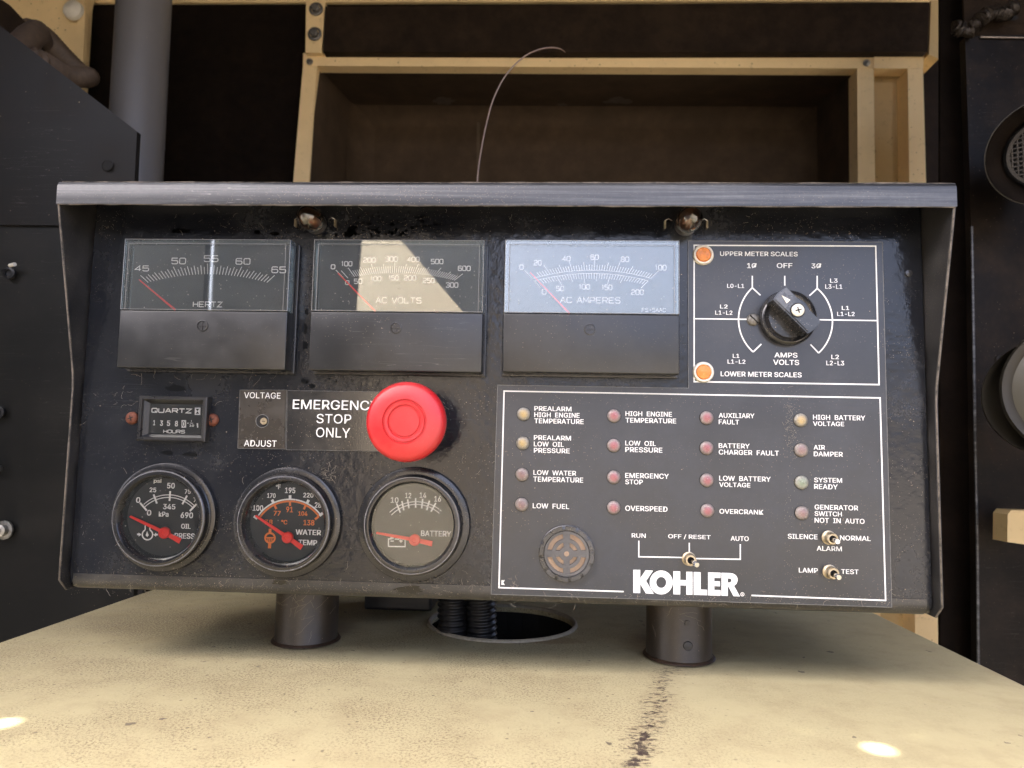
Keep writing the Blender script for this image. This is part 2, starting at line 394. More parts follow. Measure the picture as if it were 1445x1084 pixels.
# ------------------------------------------------------------------ lettering
try:
    FONT = bpy.data.fonts.load(bpy.utils.system_resource('DATAFILES', path='fonts') + '/Inter.woff2')
except Exception:
    FONT = None
def glyph_mesh(txt, bold=.0):
    c = bpy.data.curves.new('lettering', 'FONT')
    if FONT: c.font = FONT
    c.body = txt; c.resolution_u = 3
    o = bpy.data.objects.new('lettering', c); COL.objects.link(o)
    me = bpy.data.meshes.new_from_object(o.evaluated_get(bpy.context.evaluated_depsgraph_get()))
    v0 = [(v.co.x, v.co.y) for v in me.vertices]; f0 = [tuple(p.vertices) for p in me.polygons]
    bpy.data.objects.remove(o); bpy.data.curves.remove(c); bpy.data.meshes.remove(me)
    vs = []; fs = []
    for i, (dx, dy) in enumerate([(0, 0)] if not bold else [(-bold, -bold * .45), (bold, -bold * .45), (-bold, bold * .45), (bold, bold * .45)]):
        k = len(vs); vs += [(x + dx, y + dy, i * .000012) for x, y in v0]; fs += [tuple(j + k for j in f) for f in f0]
    return vs, fs
def fit_text(mb, vs, fs, u0, u1, v0, v1, w_):
    xs = [v[0] for v in vs]; ys = [v[1] for v in vs]; x0, x1, y0, y1 = min(xs), max(xs), min(ys), max(ys)
    mb.add([(u0 + (v[0] - x0) / (x1 - x0) * (u1 - u0), -w_ - (v[2] if len(v) > 2 else 0), v0 + (v[1] - y0) / (y1 - y0) * (v1 - v0)) for v in vs], fs)
def box_of(z, xl, xr, yt, yb, w_):
    ym = (yt + yb) / 2; xm = (xl + xr) / 2
    return Q(z, xl, ym, w_)[0], Q(z, xr, ym, w_)[0], Q(z, xm, yb, w_)[1], Q(z, xm, yt, w_)[1]
def letter(parent, z, txt, xl, xr, yt, yb, w_, mat='white', bold=.022, name='lettering'):
    mb = MB(); vs, fs = glyph_mesh(txt, bold); fit_text(mb, vs, fs, *box_of(z, xl, xr, yt, yb, w_), w_)
    o = mb.build(name, mat, parent, fix=False, kind='stuff'); return o
# square extended lettering of the moving-coil meters, drawn as strokes on a 6 x 6 grid
c_ = .9
RR = [(c_, 0), (6 - c_, 0), (6, c_), (6, 6 - c_), (6 - c_, 6), (c_, 6), (0, 6 - c_), (0, c_), (c_, 0)]
SG = {'0': [RR], 'O': [RR], 'D': [RR],
      '1': [[(1.5, 5), (3, 6), (3, 0)]],
      '2': [[(0, 5), (c_, 6), (6 - c_, 6), (6, 5), (6, 4), (5, 3), (1, 2.6), (0, 1.6), (0, 0), (6, 0)]],
      '3': [[(0, 5), (c_, 6), (6 - c_, 6), (6, 5), (6, 3.8), (5.2, 3.1), (2, 3.1)], [(5.2, 3.0), (6, 2.3), (6, 1), (6 - c_, 0), (c_, 0), (0, 1)]],
      '4': [[(4.6, 0), (4.6, 6), (0, 1.7), (6, 1.7)]],
      '5': [[(5.8, 6), (0.2, 6), (0, 3.4), (5.1, 3.4), (6, 2.6), (6, .9), (5.1, 0), (c_, 0), (0, .9)]],
      '6': [[(5.8, 5.2), (5.1, 6), (c_, 6), (0, 5.1), (0, .9), (c_, 0), (5.1, 0), (6, .9), (6, 2.5), (5.1, 3.4), (0.3, 3.4)]],
      '8': [[(1, 3.1), (.2, 3.8), (.2, 5.2), (1, 6), (5, 6), (5.8, 5.2), (5.8, 3.8), (5, 3.1), (6, 2.3), (6, .8), (5, 0), (1, 0), (0, .8), (0, 2.3), (1, 3.1), (5, 3.1)]],
      'H': [[(0, 0), (0, 6)], [(6, 0), (6, 6)], [(.4, 3), (5.6, 3)]], 'E': [[(6, 6), (0, 6), (0, 0), (6, 0)], [(.4, 3), (5.4, 3)]],
      'R': [[(0, 0), (0, 6), (5.1, 6), (6, 5.1), (6, 3.6), (5.1, 2.7), (.4, 2.7)], [(3.6, 2.5), (6, 0)]],
      'T': [[(0, 6), (6, 6)], [(3, 5.6), (3, 0)]], 'Z': [[(0, 6), (6, 6), (0, 0), (6, 0)]],
      'A': [[(0, 0), (2.6, 6), (3.4, 6), (6, 0)], [(1.2, 2), (4.8, 2)]],
      'C': [[(6, 5), (5.1, 6), (c_, 6), (0, 5.1), (0, .9), (c_, 0), (5.1, 0), (6, 1)]],
      'V': [[(0, 6), (2.7, 0), (3.3, 0), (6, 6)]], 'L': [[(0, 6), (0, 0), (6, 0)]],
      'S': [[(6, 5), (5.1, 6), (c_, 6), (0, 5.1), (0, 4), (.9, 3.2), (5.1, 2.9), (6, 2.1), (6, .9), (5.1, 0), (c_, 0), (0, 1)]],
      'M': [[(0, 0), (0, 6), (3, 1.5), (6, 6), (6, 0)]], 'P': [[(0, 0), (0, 6), (5.1, 6), (6, 5.1), (6, 3.4), (5.1, 2.5), (.4, 2.5)]],
      'U': [[(0, 6), (0, .9), (c_, 0), (5.1, 0), (6, .9), (6, 6)]], 'Q': [RR, [(3.4, 2.4), (5.6, -.2)]],
      'F': [[(6, 6), (0, 6), (0, 0)], [(.4, 3), (5, 3)]], '=': [[(1, 2), (5, 2)], [(1, 4), (5, 4)]], ' ': []}
def stroke_text(mb, z, txt, xl, xr, yt, yb, w_, sw, gap=2.0, narrow='1'):
    u0, u1, v0, v1 = box_of(z, xl, xr, yt, yb, w_)
    adv = []; x = 0
    for ch in txt:
        wd = 3.0 if ch == ' ' else (3.2 if ch == '1' else 6.0); adv.append((x, wd)); x += wd + gap
    tot = x - gap
    kx = (u1 - u0) / tot; ky = (v1 - v0) / 6.0
    e = 0
    for ch, (x0, wd) in zip(txt, adv):
        for st in SG[ch]:
            pts = [(u0 + (x0 + (px - (1.5 if ch == '1' else 0))) * kx, v0 + py * ky) for px, py in st]
            mb.ribbon(pts, sw, w_ + (e % 3) * .00002); e += 1
    return mb

def struct(o): o['kind'] = 'structure'; return o

# ================================================================== ENCLOSURE AND SURROUNDINGS
YB = 1.00
# outside ground and the dark shed floor
g = MB(); g.add([(-60, -60, -1.02), (60, -60, -1.02), (60, 60, -1.02), (-60, 60, -1.02)], [(0, 1, 2, 3)])
M['ground'] = plain('grey_gravel', (.17, .155, .135), .9, var=.4, scale=30, bump=.01)
struct(g.build('ground', 'ground'))
g = MB().box(-.95, .80, .18, 1.40, -.92, -.90); struct(g.build('enclosure_floor', 'black'))
g = MB().box(-.95, .80, 1.215, 1.24, -.9, .95); struct(g.build('enclosure_back_wall', 'foam'))
g = MB().box(-.98, -.95, .05, 1.40, -.9, .97); struct(g.build('enclosure_side_wall', 'foam'))
g = MB().box(.80, .83, .05, .80, -.9, .97); struct(g.build('enclosure_side_wall', 'foam'))  # ends short of the back, an added gap to light the background
# roof sheet with the bolt holes the sun shines through
ROOF_Z = .95
def roof():
    holes = []
    for (px, py) in ((1240, 1057), (4, 1021)):
        s = G(px, py); t = (ROOF_Z) / SUN_DIR.z; h = s + SUN_DIR * t; holes.append((h.x, h.y))
    b = bmesh.new()
    xs = sorted({-.98, .83, *[h[0] - .03 for h in holes], *[h[0] + .03 for h in holes]})
    ys = sorted({-.10, 1.40, *[h[1] - .03 for h in holes], *[h[1] + .03 for h in holes]})
    mb = MB()
    for i in range(len(xs) - 1):
        for j in range(len(ys) - 1):
            x0, x1, y0, y1 = xs[i], xs[i + 1], ys[j], ys[j + 1]
            h = [q for q in holes if x0 < q[0] < x1 and y0 < q[1] < y1]
            if not h: mb.add([(x0, y0, ROOF_Z), (x1, y0, ROOF_Z), (x1, y1, ROOF_Z), (x0, y1, ROOF_Z)], [(0, 1, 2, 3)]); continue
            cx, cy = h[0]; n = 24; rad = .0058
            out = []; inn = []
            for k in range(n):
                a = 2 * math.pi * k / n; inn.append((cx + rad * math.cos(a), cy + rad * math.sin(a), ROOF_Z))
                ca, sa = math.cos(a), math.sin(a)
                tx = ((x1 - cx) if ca > 0 else (x0 - cx)) / ca if abs(ca) > 1e-9 else 1e9
                ty = ((y1 - cy) if sa > 0 else (y0 - cy)) / sa if abs(sa) > 1e-9 else 1e9
                tt = min(tx, ty); out.append((cx + ca * tt, cy + sa * tt, ROOF_Z))
            mb.add(out + inn, [(k, (k + 1) % n, n + (k + 1) % n, n + k) for k in range(n)])
    return struct(mb.build('enclosure_roof', 'foam'))
roof()
# added unseen grey and beige slabs, shaped to cast reflections in the glossy panel
M['slabgrey'] = plain('dull_grey_reflected', (.11, .12, .125), .6, var=.3, scale=8)
g = MB().box(-3.2, -1.130, -1.44, -1.40, -1.0, 1.35); struct(g.build('reflected_grey_slab', 'slabgrey'))
g = MB().box(-1.102, -.62, -1.44, -1.40, -1.0, 1.35); struct(g.build('reflected_grey_slab', 'slabgrey'))
M['slabpale'] = plain('pale_grey_reflected', (.25, .27, .28), .6, var=.3, scale=5)
g = MB().box(-.63, -.150, -1.45, -1.41, -1.0, 1.35); struct(g.build('reflected_pale_slab', 'slabpale'))
M['slabbeige'] = plain('beige_reflected', (.21, .17, .125), .7, var=.25, scale=5)
def slab(name, poly, y0, y1, mat):
    n = len(poly); mb = MB()
    mb.add([(x, y0, z) for x, z in poly] + [(x, y1, z) for x, z in poly],
           [tuple(range(n)), tuple(range(2 * n - 1, n - 1, -1))] + [(i, (i + 1) % n, n + (i + 1) % n, n + i) for i in range(n)])
    return struct(mb.build(name, mat))
def mirrored(px, py, y0, lean):
    """point of the added leaning slab that the camera sees reflected at a photo position on the meters"""
    q = panel_world(px, py, MW_); d = ray(px, py); d = d - 2 * d.dot(PN) * PN
    t = (y0 - q.y - lean * q.z) / (d.y + lean * d.z); return q + d * t
MW_ = .0145
hp_ = [mirrored(px, py, -.55, .9) for px, py in ((511, 335), (562, 335), (655, 442), (700, 470), (700, 1000), (490, 1000), (503, 440))]
mb = MB(); n = len(hp_)
mb.add([tuple(q) for q in hp_] + [(q.x, q.y - .02, q.z - .02) for q in hp_], [tuple(range(n)), tuple(range(2 * n - 1, n - 1, -1))] + [(i, (i + 1) % n, n + (i + 1) % n, n + i) for i in range(n)])
struct(mb.build('reflected_beige_slab', 'slabbeige'))
M['redcar'] = plain('red_body_paint', (.35, .02, .03), .3, var=.05)

# ================================================================== GENERATOR BOX (the cream surface)
TL, TR = -.352, .283
def build_box():
    t = empty('generator_box', (-.03, .45, -.3), label='cream painted metal box top with dirt, standing under the black instrument panel', cat='metal box')
    hc = G(707, 877); hc = Vector((-.0305, .540, 0)); rad = .0555
    x0, x1, y0, y1 = TL, TR, .08, .80
    n = 64; mb = MB(); out = []; inn = []; low = []
    for k in range(n):
        a = 2 * math.pi * k / n; ca, sa = math.cos(a), math.sin(a)
        inn.append((hc.x + rad * ca, hc.y + rad * sa, 0)); low.append((hc.x + rad * ca, hc.y + rad * sa, -.004))
        tx = ((x1 - hc.x) if ca > 0 else (x0 - hc.x)) / ca if abs(ca) > 1e-9 else 1e9
        ty = ((y1 - hc.y) if sa > 0 else (y0 - hc.y)) / sa if abs(sa) > 1e-9 else 1e9
        tt = min(tx, ty); out.append((hc.x + ca * tt, hc.y + sa * tt, 0))
    # exact corners
    for cx_, cy_ in ((x0, y0), (x1, y0), (x1, y1), (x0, y1)):
        k = min(range(n), key=lambda i: (out[i][0] - cx_) ** 2 + (out[i][1] - cy_) ** 2); out[k] = (cx_, cy_, 0)
    mb.add(out + inn + low, [(k, (k + 1) % n, n + (k + 1) % n, n + k) for k in range(n)] + [(n + k, n + (k + 1) % n, 2 * n + (k + 1) % n, 2 * n + k) for k in range(n)])
    o = mb.build('top_sheet', 'table'); o.parent = t; o.matrix_parent_inverse = Matrix.Translation(-Vector(t.location))
    # folded rounded edges and sides
    for sx, xe in ((-1, x0), (1, x1)):
        mb = MB(); prof = [(xe, 0)] + [(xe + sx * .005 * math.sin(a), -.005 + .005 * math.cos(a)) for a in (R_(30), R_(60), R_(90))] + [(xe + sx * .005, -.5)]
        k = len(prof)
        mb.add([(p[0], y0, p[1] - 1e-5) for p in prof] + [(p[0], y1, p[1] - 1e-5) for p in prof], [(i, i + 1, k + i + 1, k + i) for i in range(k - 1)])
        o = mb.build('side_sheet', 'table', smooth=True); o.parent = t; o.matrix_parent_inverse = Matrix.Translation(-Vector(t.location))
    mb = MB(); prof = [(-.0015, 0.0), (-.001, .0015), (0.0005, .0024), (.0018, .0016), (.0022, .0004)]
    vs = []
    nn = 96
    for p in prof:
        for k in range(nn):
            a = 2 * math.pi * k / nn; vs.append((hc.x + (rad + p[0]) * math.cos(a), hc.y + (rad + p[0]) * math.sin(a), p[1]))
    mb.add(vs, [(j * nn + k, j * nn + (k + 1) % nn, (j + 1) * nn + (k + 1) % nn, (j + 1) * nn + k) for j in range(len(prof) - 1) for k in range(nn)])
    M['trim'] = plain('dusty_edge_trim', (.42, .37, .28), .6, var=.3, scale=500)
    o = mb.build('hole_trim', 'trim', smooth=True); o.parent = t; o.matrix_parent_inverse = Matrix.Translation(-Vector(t.location))
    mb = MB()
    for sgn in (1,):
        mb.lathe([(rad + .02, 0), (rad + .02, .25)], n=32, M4=Matrix.Translation((hc.x, hc.y, -.01)) @ Matrix.Rotation(R_(-90), 4, 'X') @ Matrix.Rotation(math.pi, 4, 'X'))
    # dark well below the hole
    mb = MB(); vs = []
    for zz in (-.004, -.3):
        for k in range(32):
            a = 2 * math.pi * k / 32; vs.append((hc.x + (rad + .015) * math.cos(a), hc.y + (rad + .015) * math.sin(a), zz))
    mb.add(vs, [(k, (k + 1) % 32, 32 + (k + 1) % 32, 32 + k) for k in range(32)] + [tuple(range(32, 64))])
    o = mb.build('cable_well', 'black'); o.parent = t; o.matrix_parent_inverse = Matrix.Translation(-Vector(t.location))
    return hc, rad
HC, HR = build_box()

def corrugated(name, pts, r, pitch, depth, mat, label, cat, group=None, n=16, parent=None):
    # resample path
    pts = [Vector(p) for p in pts]; out = []
    for i in range(len(pts) - 1):
        p0 = pts[max(i - 1, 0)]; p1 = pts[i]; p2 = pts[i + 1]; p3 = pts[min(i + 2, len(pts) - 1)]
        for k in range(24):
            t = k / 24
            out.append(.5 * ((2 * p1) + (p2 - p0) * t + (2 * p0 - 5 * p1 + 4 * p2 - p3) * t * t + (-p0 + 3 * p1 - 3 * p2 + p3) * t ** 3))
    out.append(pts[-1]); L = [0]
    for i in range(1, len(out)): L.append(L[-1] + (out[i] - out[i - 1]).length)
    tot = L[-1]; m = int(tot / pitch * 6); P2 = []; rs = []; j = 0
    for i in range(m + 1):
        s = tot * i / m
        while j < len(L) - 2 and L[j + 1] < s: j += 1
        f = (s - L[j]) / max(1e-9, L[j + 1] - L[j]); P2.append(out[j].lerp(out[j + 1], f)); rs.append(r - depth * (.5 - .5 * math.cos(2 * math.pi * i / 6)))
    return tag(MB().tube(P2, rs, n).build(name, mat, smooth=60, parent=parent), label, cat, group)
for dx, lab in ((-.0215, 'black corrugated conduit, the left of two rising through the round hole'), (.000, 'black corrugated conduit, the right of two rising through the round hole')):
    x = HC.x + dx - .012 
    corrugated('corrugated_conduit', [(x + .004, .512, -.16), (x, .510, -.04), (x - .002 - dx * .06, .506, .02), (x - .008 - dx * .3, .50, .07)], .0115, .0042, .0016, 'flex',
               lab, 'conduit', 'corrugated conduits in the cable hole')
# dark bracket foot behind the panel
mb = MB(); a = G(520, 868); mb.box(a.x - .004, a.x + .05, a.y + .0, a.y + .05, .004, .03, .002)
tag(mb.build('cable_clamp', 'flex'), 'small black clamp lying behind the panel beside the left leg', 'clamp')

# ================================================================== BACKGROUND OBJECTS
def quad_at(mb, pts, y0, y1):
    """closed slab whose front outline is seen at the given photo positions, front at distance y0, back at y1"""
    f = [B(p[0], p[1], y0) for p in pts]; n = len(f)
    mb.add([(q.x, y0, q.z) for q in f] + [(q.x, y1, q.z) for q in f],
           [tuple(range(n)), tuple(range(2 * n - 1, n - 1, -1))] + [(i, (i + 1) % n, n + (i + 1) % n, n + i) for i in range(n)])
    return mb
def bolt(parent, px, py, y, r, mat='screwgrey', hexa=True, name='bolt'):
    c = B(px, py, y); T = Matrix.Translation((c.x, c.y, c.z))
    mb = MB(); mb.lathe([(r * 1.45, -.001), (r * 1.45, .0012), (r * 1.3, .0018), (r * .95, .0018)], n=28, M4=T)
    o = mb.build('washer', mat, smooth=True); m2 = MB()
    m2.lathe([(r * .92, .001), (r * .92, r * .7), (r * .75, r * .9), (0.0001, r * .95)], n=6 if hexa else 20, M4=T)
    h = m2.build(name, mat, smooth=True)
    for q in (o, h):
        q.parent = parent; q.matrix_parent_inverse = parent.matrix_world.inverted()
def top_thing(name, loc, label, cat, group=None):
    o = empty(name, loc, label=label, cat=cat, group=group); bpy.context.view_layer.update(); return o
def under(o, parent):
    o.parent = parent; o.matrix_parent_inverse = Matrix.Translation(-parent.location); return o

# dark insulated boards
tag(quad_at(MB(), [(118, 4), (435, 2), (412, 900), (90, 900)], 1.035, 1.075).build('insulation_board', 'foam'),
    'tall dark brown insulation board left of the cream frame', 'board')
mb = quad_at(MB(), [(459, 9), (1312, 3), (1309, 73), (800, 74), (456, 73)], .985, 1.06)
tag(mb.build('foam_strip', 'foam2'), 'long dark cracked foam strip above the cream frame', 'foam strip')
# cracks in it
crk = MB()
for x0, dx in ((1068, -3), (1102, 14), (1185, 20), (1262, 22), (960, 2), (1010, -4)):
    pts = []
    yy = 6; xx = x0
    while yy < 66:
        q = B(xx, yy, .9835); pts.append(q); yy += 7; xx += random.uniform(-3, 3) + dx * .1
    crk.tube(pts, .0005, 4)
# frame
fr = top_thing('window_surround', (0.05, 1.0, -.1), 'cream yellow sheet metal frame behind the instrument panel', 'frame')
for nm, pts, y0, y1 in (
        ('top_rail', [(428, 75), (1233, 77), (1233, 96.5), (427.5, 93)], 1.000, 1.02),
        ('frame_post', [(427.5, 93.4), (447, 93.4), (387, 1000), (351, 1000)], 1.001, 1.03),
        ('frame_post', [(1209.5, 97), (1233, 97), (1243, 900), (1215, 900)], 1.001, 1.03),
        ('frame_post', [(1281, 97), (1302.5, 97), (1325, 940), (1292, 940)], .998, 1.04),
        ('corner_plate', [(1233.4, 74), (1304, 74), (1303, 96.6), (1233.4, 96.6)], .998, 1.02),
        ('inset_panel', [(1233, 104), (1277, 106), (1286, 940), (1243, 940)], 1.03, 1.05),
        ('upper_bracket', [(432, 3), (459, 3), (454, 74.5), (431, 74.5)], .990, 1.01)):
    under(quad_at(MB(), pts, y0, y1).build(nm, 'creamdark' if nm == 'inset_panel' else 'cream'), fr)
under(quad_at(MB(), [(1277, 106), (1280, 106), (1292, 940), (1288.5, 940)], 1.015, 1.05).build('edge_strip', 'black'), fr)
bolt(fr, 446, 13, .988, .0075); bolt(fr, 444, 48, .988, .0075); bolt(fr, 437, 87, .999, .0035, 'steel', False, 'rivet'); bolt(fr, 1223, 89, .999, .0035, 'steel', False, 'rivet')
# top beam and right cream channel
tag(quad_at(MB(), [(60, -60), (1330, -60), (1330, 1.5), (118, 4)], 1.03, 1.036).build('cream_beam', 'cream'), 'cream steel beam along the top edge above the dark boards', 'beam')
tag(quad_at(MB(), [(1314, 0), (1327, 0), (1325, 83), (1311, 77)], .99, 1.03).build('cream_channel', 'creamdark'), 'short aged cream channel right of the foam strip', 'channel')
# cream corner at upper left
cw = top_thing('cream_corner_panel', (-.7, 1.0, .5), 'cream wall panel in the upper left corner with a pale round cap', 'wall panel')
under(quad_at(MB(), [(-80, -60), (131, -60), (119, 4), (112, 122), (104, 140), (-80, 140)], 1.0, 1.02).build('panel_sheet', 'cream'), cw)
under(quad_at(MB(), [(117, 8), (120.5, 8), (115.5, 130), (105, 130), (107, 40)], .992, 1.0).build('folded_edge', 'cream'), cw)
c = B(105, 16, .99); mb = MB(); mb.lathe([(.016, 0), (.015, .006), (.010, .010), (.0001, .011)], n=24, M4=Matrix.Translation(c))
under(mb.build('round_cap', 'ledwhite', smooth=True), cw)
# duct recess
dt = top_thing('duct_recess', (0.05, 1.05, .3), 'dark dusty duct opening inside the cream frame', 'duct')
DY0, DY1 = 1.004, 1.20
fl = [(447.5, 93.5), (1209, 97.0), (1216, 900), (400, 900)]
fw_ = [B(p[0], p[1], DY0) for p in fl]
def shr(q, sx0, sx1, sz): pass
bw = [B(505, 155, DY1), B(1144, 158, DY1), B(1150, 760, DY1), B(490, 760, DY1)]
for nm, (i, j), mt in (('ceiling_lining', (0, 1), 'duct'), ('side_lining', (1, 2), 'duct'), ('side_lining', (3, 0), 'duct')):
    mb = MB(); mb.add([fw_[i], fw_[j], bw[j], bw[i]], [(0, 1, 2, 3)]); under(mb.build(nm, mt), dt)
mb = MB(); mb.add(bw, [(0, 1, 2, 3)]); under(mb.build('back_lining', 'duct'), dt)
# folded flange strips inside the duct
M['ductpale'] = plain('lit_folded_lining', (.095, .068, .043), .8, var=.3, scale=25)  # slightly paler lining, light caught by folded faces put into the colour
def fold(a, b_, da, db):
    """rounded fold of the lining between two corners; da, db point away from the corner along the two walls"""
    mb = MB(); n = 8; vs = []
    for k in range(n + 1):
        t = R_(90) * k / n; ca, sa = 1 - math.sin(t), 1 - math.cos(t)
        for q in (a, b_): vs.append(q + da * ca + db * sa)
    mb.add(vs, [(2 * k, 2 * k + 1, 2 * k + 3, 2 * k + 2) for k in range(n)])
    return under(mb.build('rounded_fold', 'duct', smooth=60), dt)
rr_ = .034
fold(bw[0], bw[1], Vector((0, -rr_ * 1.5, .002)), Vector((0, -.001, -rr_)))
fold(bw[0], bw[3], Vector((-.004, -rr_ * 1.5, 0)), Vector((rr_, -.001, 0)))
fold(bw[1], bw[2], Vector((.004, -rr_ * 1.5, 0)), Vector((-rr_, -.001, 0)))
under(quad_at(MB(), [(673, 160), (677, 160), (673, 700), (669, 700)], 1.197, 1.1985).build('seam_strip', 'ductpale'), dt)
for (cx_, cy_, rx_) in ((628, 142, 20), (792, 147, 9), (872, 141, 22)):
    pts = []
    for k in range(18):
        a = 2 * math.pi * k / 18; rr = random.uniform(.5, 1.15)
        pts.append((cx_ + rx_ * rr * math.cos(a), cy_ + rx_ * .28 * rr * math.sin(a)))
    # scuffs lie on the sloping ceiling lining
    n_ = (fw_[1] - fw_[0]).cross(bw[0] - fw_[0]).normalized()
    vs = []
    for p in pts:
        d = ray(*p); t = (fw_[0] - CAM).dot(n_) / d.dot(n_); q = CAM + d * t; q -= n_ * .0008 * (1 if n_.z > 0 else -1); vs.append(q)
    mb = MB(); mb.add(vs, [tuple(range(18))]); M.setdefault('scuff', plain('peeling_lining', (.11, .085, .06), .8, var=.4, scale=80)); under(mb.build('peeled_patch', 'scuff'), dt)
# grey pipe
pp0, pp1 = B(207, -60, .84), B(137, 1230, .84)
tag(MB().tube([pp0, pp1], [.0335, .0335], 48).build('vertical_pipe', 'pipe', smooth=True), 'thick grey painted pipe rising behind the left side plate', 'pipe')
# left side plate
sp = top_thing('side_plate', (-.5, .60, 0), 'large dull black sheet metal plate with a slanted top on the left', 'metal plate')
def with_hole_plate():
    mb = quad_at(MB(), [(-140, -55), (0, 36.5), (193.4, 185.7), (190, 252), (190, 319), (-140, 316)], .600, .606)
    under(mb.build('upper_sheet', 'greyside'), sp)
    mb = quad_at(MB(), [(-140, 316.05), (190, 319.05), (188, 1100), (-160, 1100)], .603, .609)  # added split: lower half carries the plate's reflection in its colour
    under(mb.build('lower_reflection', 'greyside_reflect'), sp)
with_hole_plate()
c = B(152, 234, .5985); mb = MB(); mb.lathe([(.0045, .0003), (.0001, .0003)], n=20, M4=Matrix.Translation(c)); under(mb.build('bolt_hole', 'black'), sp)
mb = MB(); mb.lathe([(.0052, .0), (.0054, .0008), (.0046, .0010)], n=20, M4=Matrix.Translation(c)); under(mb.build('hole_rim', 'greyside'), sp)
for (px, py, kind) in ((15, 386, 'a'), (0, 582, 'a'), (0, 661, 'b'), (7, 748, 'c')):
    c = B(px, py, .600); mb = MB(); T = Matrix.Translation(c)
    if kind == 'a':
        mb.lathe([(.0055, 0), (.0058, .0025), (.0035, .003), (.0034, .0012), (.0001, .001)], n=20, M4=T); under(mb.build('clip_socket', 'flex', smooth=True), sp)
        if px: under(MB().tube([c + Vector((.002, -.004, .0065)), c + Vector((.009, -.007, .0068))], .0017, 10).build('cable_pin', 'ledwhite', smooth=True), sp)
    elif kind == 'b':
        under(MB().tube([c + Vector((-.006, -.004, 0)), c + Vector((.0045, -.005, 0))], [.0022, .0026], 10).build('bolt', 'steel', smooth=True), sp)
    else:
        mb.lathe([(.0085, 0), (.0085, .002), (.0058, .0025), (.0055, .007), (.003, .008), (.0001, .008)], n=12, M4=T); under(mb.build('bolt', 'steel', smooth=20), sp)
# sooty hose at upper left
tag(corrugated('flexible_hose', [B(40, 40, .86), B(62, 50, .85), B(90, 80, .84), B(118, 108, .83), B(124, 108, .82), B(96, 108, .78), B(60, 88, .72), B(30, 78, .70)], .0130, .0075, .0036, 'sooty', None, None, n=14),
    'sooty brown corrugated hose bent in a loop above the side plate', 'hose')
tag(MB().tube([B(22, 72, .70), B(40, 55, .72), B(52, 46, .74), B(58, 58, .76)], [.014, .0145, .014, .013], 18).build('hose_elbow', 'sooty', smooth=True), 'brown rubber elbow next to the corrugated hose', 'elbow')
tag(quad_at(MB(), [(-60, -40), (12, 6), (44, 40), (60, 70), (-60, 70)], .74, .744).build('brown_block', 'foam2'), 'dark brown block in the upper left behind the side plate', 'block')
# thin wire
pts = [(672, 300), (674, 250), (679, 212), (687, 172), (697, 138), (714, 106), (737, 82), (758, 71), (776, 67.5), (790, 69), (798, 74)]
pp = [B(px, py, .56 + .004 * i) for i, (px, py) in enumerate(pts)]
sm = []
for i in range(len(pp) - 1):
    p0 = pp[max(i - 1, 0)]; p1 = pp[i]; p2 = pp[i + 1]; p3 = pp[min(i + 2, len(pp) - 1)]
    for k in range(6):
        t = k / 6; sm.append(.5 * ((2 * p1) + (p2 - p0) * t + (2 * p0 - 5 * p1 + 4 * p2 - p3) * t * t + (-p0 + 3 * p1 - 3 * p2 + p3) * t ** 3))
sm.append(pp[-1])
sm = [Vector((sm[0].x, sm[0].y - .02, sm[0].z - .12))] + sm
tag(MB().tube(sm, [.0007] * (len(sm) - 10) + [.0007 - .0004 * i / 9 for i in range(10)], 8).build('thin_wire', 'wire', smooth=True), 'thin brownish wire arching up behind the hood of the panel', 'wire')
# right black post / plate
rp = top_thing('door_post', (.52, .70, 0), 'glossy black steel door post along the right edge', 'door post')
under(quad_at(MB(), [(1362, 52), (1560, 45), (1600, 1100), (1382, 1100), (1371, 330)], .700, .71).build('post_face', 'blackdoor'), rp)
under(quad_at(MB(), [(1327, -60), (1364, -60), (1373, 330), (1384, 1100), (1327, 1100)], .735, .739).build('post_return', 'foam'), rp)
under(quad_at(MB(), [(1356, -80), (1560, -80), (1560, 46), (1362, 51)], .706, .709).build('upper_plate', 'foam2'), rp)
under(MB().tube([B(1371.5, 320, .699), B(1376, 620, .699), B(1379, 760, .699), B(1382, 1100, .699)], .0014, 8).build('rounded_edge', 'hood', smooth=True), rp)  # lighter hood paint, the highlight along the bent edge put into colour
mb = MB(); pts = [B(1383, 52.5, .698), B(1445, 53.5, .698), B(1500, 54, .698)]
M['rawedge'] = plain('bare_worn_edge', (.36, .31, .27), .35, .7, var=.4, scale=300)
under(MB().tube(pts, .0011, 8).build('bare_edge', 'rawedge', smooth=True), rp)
pts = []; rs = []
for i in range(60):
    t = i / 59; px = 1348 + 85 * t; py = 38 - 45 * max(0, t - .25) ** 1.1 + 6 * math.sin(t * 9)
    q = B(px, py, .694); pts.append(q + Vector((0, 0, random.uniform(-.001, .001)))); rs.append(.0065 + random.uniform(-.0022, .0022))
M['weld'] = plain('lumpy_painted_weld', (.05, .038, .028), .3, .3, var=.5, scale=260, bump=.002)
under(MB().tube(pts, rs, 10).build('weld_seam', 'weld', smooth=60), rp)
c = B(1425, 25, .7035); mb = MB(); mb.add([(c.x + .009 * math.cos(a), c.y, c.z + .0035 * math.sin(a)) for a in [2 * math.pi * k / 20 for k in range(20)]], [tuple(range(20))]); under(mb.build('slot_hole', 'black'), rp)
c = B(1413.5, 508, .6985); mb = MB(); mb.lathe([(.0044, .0003), (.0001, .0003)], n=20, M4=Matrix.Translation(c)); under(mb.build('bolt_hole', 'black'), rp)
mb = MB(); mb.lathe([(.0044, .0), (.0058, .0006), (.0046, .0012), (.0044, .0)], n=20, M4=Matrix.Translation(c)); under(mb.build('hole_rim', 'blackdoor', smooth=True), rp)
